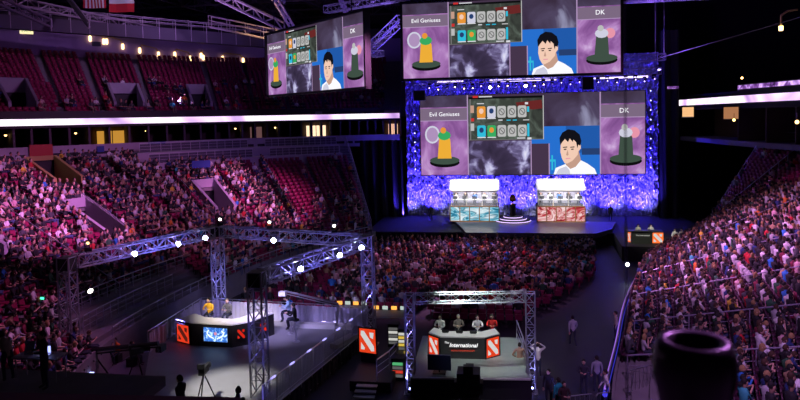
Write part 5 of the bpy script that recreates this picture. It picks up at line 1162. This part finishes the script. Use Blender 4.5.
for u, nm in ((76,'above the concourse beside the amber wall'),(147,'just past the amber wall'),(6,'at the far outer end'),(275,'near the lit bar'),(236,'over the railed boxes')):
    p, _ = suite_pt(u,0,.1); mb = MB(); mb.lathe((0,0,-.0),[(.04,.5),(.05,.12),(.16,0)],black,10); o = mb.build('pendant_lamp', loc=(p.x,p.y,12.2)); l = MB(); l.ball((0,0,-.05),.12,emis('bulb_warm',(1,.6,.2),5),8,5); l.build('bulb', o); tag(o, f'small warm pendant lamp in the suites, {nm}', 'lamp')
def wall_pt(S, u, v, t=.995, off_=.0):
    best = None
    for i in range(801):
        p = S.P(i/800, t)
        for z in (10.4,):
            q_ = proj(p.x,p.y,z)
            if best is None or abs(q_[0]-u) < best[0]: best = (abs(q_[0]-u), p, i/800)
    return best[1], best[2]
def banner(u0, u1, z0, z1, m, label, S=left, name='wall_banner', t=.992):
    a, _ = wall_pt(S,u0,0,t); b, _ = wall_pt(S,u1,0,t); d = b-a; mb = MB(); mb.box((0,0,0),(d.length,.08,z1-z0),m); o = mb.build(name, loc=(*((a+b)/2),(z0+z1)/2), rz=math.atan2(d.y,d.x)); return tag(o, label, 'banner'), d.length
banner(30,53,9.7,11.2,redp,'red cloth panel hung on the concourse wall above the yellow-lit tunnel')
bb, L_ = banner(148,165,10.2,11.0,mat('banner_blue',(.02,.06,.3),.5),'blue banner with pale lettering strokes on the concourse wall')
mb = MB()
for i, (x, z) in enumerate(((-.3,.12),(-.1,.12),(.1,.12),(.28,.12),(-.2,-.12),(.15,-.12))): mb.box((x*L_,-.06,z),(.15*L_,.02,.12),mat('banner_marks',(.5,.6,.8),.5))
mb.build('lettering_strokes', bb)
banner(97,104,10.2,10.8,mat('banner_blue',(.02,.06,.3),.5),'tiny blue sign on the concourse wall left of the blue banner'.replace(' left of',' before'))
p = left.P(.615,.61); mb = MB(); mb.box((0,0,0),(1.8,.1,.7),mat('banner_blue',(.02,.06,.3),.5)); tag(mb.build('tunnel_sign', loc=(p.x,p.y,8.9), rz=.7), 'blue sign above the mouth of the long tunnel', 'sign')
for u, v, Y, nm in ((30,297,26,'low at the foot of the big stand'),):
    p = PY(u,v,Y+0); 
c1 = PY(43,298,30.5); mb = MB(); mb.box((0,0,0),(.3,.1,.2),black); mb.box((0,-.06,0),(.2,.03,.12),emis('green_glow',(.05,.8,.35),3)); tag(mb.build('exit_lamp', loc=c1), 'small green glowing lamp by the outer truss tower', 'lamp')
# side-hall suites
for (u, v, col, s, w, nm) in ((676,118,(.7,.8,.9),2,.7,'small cool-white lit opening nearest the stage curtain'),(688,112,(.8,.45,.2),1.2,1.4,'amber lit suite window in the dark side hall'),(731,113,(.5,.22,.1),.8,1.4,'dim amber suite window further along the side hall')):
    p = PY(u,v,78 if u < 700 else 64); mb = MB(); mb.box((0,0,0),(w,.1,1.1),emis('side_%d' % u,col,s)); o = mb.build('suite_window', loc=p, rz=-.9); f = MB(); f.box((0,-.07,.6),(w+.2,.1,.1),black); f.box((0,-.07,-.6),(w+.2,.1,.1),black); f.build('frame', o); tag(o, nm, 'window')
for u, v, Y, nm in ((734,120,62,'under the side ribbon display'),(742,78,70,'high in the dark side hall'),(797,122,45,'at the outer end of the side suites')):
    p = PY(u,v,Y); mb = MB(); mb.tube((0,0,.1),(0,0,.6),.02,black,5); o = mb.build('pendant_lamp', loc=p); l = MB(); l.ball((0,0,0),.13,emis('bulb_warm',(1,.6,.2),5),8,5); l.build('bulb', o); tag(o, f'single small warm lamp {nm}', 'lamp')
p = PY(781,26,60); o = empty('wall_lamp', p); mb = MB(); mb.path([(0,0,0),(0,0,.9),(.5,0,1.25),(1.3,0,1.35)],.09,mat('brass_lit',(.8,.55,.3),.4),5); mb.build('bracket', o); l = MB(); l.lathe((0,0,-.2),[(.18,-.2),(.2,.2)],wl,8); l.build('lamp_tube', o); tag(o, 'lone yellow lamp on an angled bracket high in the dark side hall', 'lamp')
rb = emis_ramp('ribbon_violet',[(.35,(.01,.005,.02)),(.5,(.18,.06,.3)),(.62,(.7,.4,1)),(.8,(1,.8,1))],1.3,scale=1.0,distort=1,detail=3)
a, b = PY(738,86.5,58), PY(803,83,50); d = b-a; mb = MB(); mb.box((0,0,0),(Vector((d.x,d.y)).length,.1,.32),rb); o = mb.build('message_display', loc=(a+b)/2, rz=math.atan2(d.y,d.x)); mb = MB(); mb.box((0,.1,0),(Vector((d.x,d.y)).length+.2,.12,.5),black); mb.build('housing', o); tag(o, 'short violet message display above the white side ribbon', 'display')
mb = MB(); mb.box((0,0,0),(1.1,.1,.26),rb); tag(mb.build('message_display', loc=PY(673,87.5,72)), 'tiny violet display just past the stage curtain', 'display')
# ------------------------------------------------------------------ big blurred post next to the camera
pc = PY(694,356,1.0); o = MB(); pmt = mat('post_dark', (.06,.03,.06), .3, .6)
sc_ = 1.75/FPX
body = [(.088,-1.0),(.092,-.14),(.1,-.1),(.112,-.06),(.116,-.02),(.112,.02),(.096,.045),(.072,.04),(.05,.0),(.03,-.02)]
mb = MB(); mb.lathe((0,0,0), [(r_*.514, z_*.571) for r_, z_ in body], pmt, 40); q_ = mb.build('railing_post', loc=(pc.x,pc.y,pc.z), smooth=True); mb = MB(); mb.lathe((0,0,-.571),[(.09,-.02),(.09,.0),(.055,.03)],pmt,30); b_ = mb.build('base_flange', q_); tag(q_, 'thick dark out-of-focus post with a dished cap, very close to the camera', 'post')
mb = MB(); mb.box((pc.x,pc.y,(11.0+pc.z-.591)/2),(.8,.5,pc.z-.591-11.0),conc); struct(mb.build('floor_post_plinth'))
a, b = PY(623,-6,1.2), PY(627,420,1.2)
tag(cable(a+Vector((0,0,1)), b, '', .0013, mat('wire_blue',(.25,.25,.4),.5)), 'thin blurred upright wire close to the camera, crossing the stage edge', 'wire')
# ------------------------------------------------------------------ light
w = bpy.data.worlds.new('world'); SC.world = w; w.use_nodes = True; bg = w.node_tree.nodes['Background']; bg.inputs[0].default_value = (.35,.15,.6,1); bg.inputs[1].default_value = .02
def spot(name, loc, tgt, e, col, size=60, blend=.6, soft=.6):
    L = bpy.data.lights.new(name, 'SPOT'); L.energy = e; L.color = col; L.spot_size = R(size); L.spot_blend = blend; L.shadow_soft_size = soft
    o = bpy.data.objects.new(name, L); COL.objects.link(o); o.location = loc; o.rotation_euler = (Vector(tgt)-Vector(loc)).to_track_quat('-Z','Y').to_euler(); return o
def left_pt(u, v):
    _, sp, t = left.find(u, v); p = left.P(sp, t); return (p.x, p.y, left.z0+(left.z1-left.z0)*t)
def area(name, loc, tgt, e, col, sx, sy=None):
    L = bpy.data.lights.new(name, 'AREA'); L.shape = 'RECTANGLE'; L.size = sx; L.size_y = sy or sx; L.energy = e; L.color = col
    o = bpy.data.objects.new(name, L); COL.objects.link(o); o.location = loc; o.rotation_euler = (Vector(tgt)-Vector(loc)).to_track_quat('-Z','Y').to_euler(); return o
MAG = (1,.30,.86); PNK = (1,.5,.8); VIO = (.5,.2,1)
spot('wash_stand', (-8,34,23), left_pt(15,215), 52000, (.95,.28,.95), 34, .9)
spot('wash_stand', (-4,44,23), left_pt(258,200), 42000, MAG, 26, .8)
spot('wash_stand', (-6,38,23), left_pt(130,200), 10000, MAG, 50, .9)
spot('wash_stand', (-4,54,21), left_pt(318,186), 70000, (.8,.12,1), 15, .5)
spot('wash_stand', (-12,32,20), (-24,27,4), 6000, MAG, 46, .9)
spot('wash_upper', (-10,45,26), (-50,58,17), 2000, (1,.3,.6), 60, .9)
spot('wash_upper_wall', (-20,60,30), (-55,72,24), 11000, (.75,.4,1), 70, .9)
spot('wash_side', (0,44,22), (17,42,5), 36000, (.95,.36,1), 60, .8); spot('wash_side', (6,14,20), (10,29,3), 9000, (.75,.35,1), 60, .9)  # second spot is an added fill from the camera end for the dark near rows
spot('wash_side', (4,54,20), (23,61,8), 13000, (.95,.15,1), 30, .7)
spot('wash_floor', (-4,60,20), (-4,53,0), 22000, (1,.38,.95), 58, .8)
spot('wash_floor_side', (8,50,20), (8,45,0), 500, (.6,.25,1), 70, .8)
spot('wash_concourse', (-10,40,20), (-36,62,10), 5000, VIO, 60, .9)
spot('key_analyst', (-15.5,21.5,16), (-12.7,27.4,.8), 20000, (1,.95,.9), 14.5, .4); spot('key_desk', (-16,23,14), (-15.2,34,2.4), 15000, (1,.9,.8), 15, .5)
spot('key_commentary', (-1.2,26.6,15), (-.9,31.8,1.6), 5200, (.93,1,.95), 26, .5)
spot('key_casters', (11,50,14), (13,60.5,2), 7000, (1,.95,.8), 20, .4)
spot('back_drape', (-13,31,5.5), (-13.5,37,1.4), 1800, (.55,.45,1), 90, .8)
spot('stage_key', (3,55,18), (3,68,1.5), 900, (.6,.5,1), 40, .6)
for i, x in enumerate(np.linspace(-11.5,15.5,9)):
    spot('drape_uplight', (float(x),74.9,1.4), (float(x)+.3,76.9,8), 8500, (.07,.035,1), 110, .8, .12); spot('drape_sparkle', (float(x)+1,74.6,1.4), (float(x)+.6,76.9,4), 500, (.45,.4,1), 80, .8, .1)  # the weaker spots are unseen extras added for pale highlights on the cloth
area('drape_wash', (2,70,19), (2,76.6,8), 900, (.06,.03,1), 22, 1); spot('booth_top', (-3,64,17), (-3.2,71,5.2), 20000, (1,.97,.95), 30, .6, .3); spot('booth_top', (7,64,17), (6.8,71,5.2), 20000, (1,.97,.95), 30, .6, .3)
spot('drape_side', (18,70,4), (14,76.5,5), 2500, (.12,.08,1), 60, .6)
spot('roof_violet', (-10,58,19), (-16,66,26), 5000, (.35,.2,1), 90, .8); spot('roof_violet', (12,56,18), (18,64,24), 4000, (.35,.15,1), 80, .8)
spot('roof_wash', (-35,66,15), (-35,75,33), 9000, (.6,.35,1), 100, .9); spot('flag_fill', (-22,38,18), (-31,50,22.5), 2500, (1,.75,1), 22, .5); spot('roof_warm', (-25,62.5,19.5), (-25.5,66.5,22.3), 1500, (1,.6,.25), 70, .8)  # flag and warm spots are unseen, added to brighten flags and yellow the short catwalk
area('post_fill', (1.9,3.6,14.6), tuple(pc), 90, (.75,.3,1), .6)  # unseen lamp added to give the post cap its violet rim highlights
vs_ = SC.view_settings; vs_.view_transform = 'Standard'; vs_.look = 'None'; vs_.gamma = 1; vs_.exposure = 0; vs_.use_curve_mapping = False
SC.cycles.use_denoising = True; SC.cycles.max_bounces = 5; SC.cycles.diffuse_bounces = 2; SC.cycles.glossy_bounces = 2
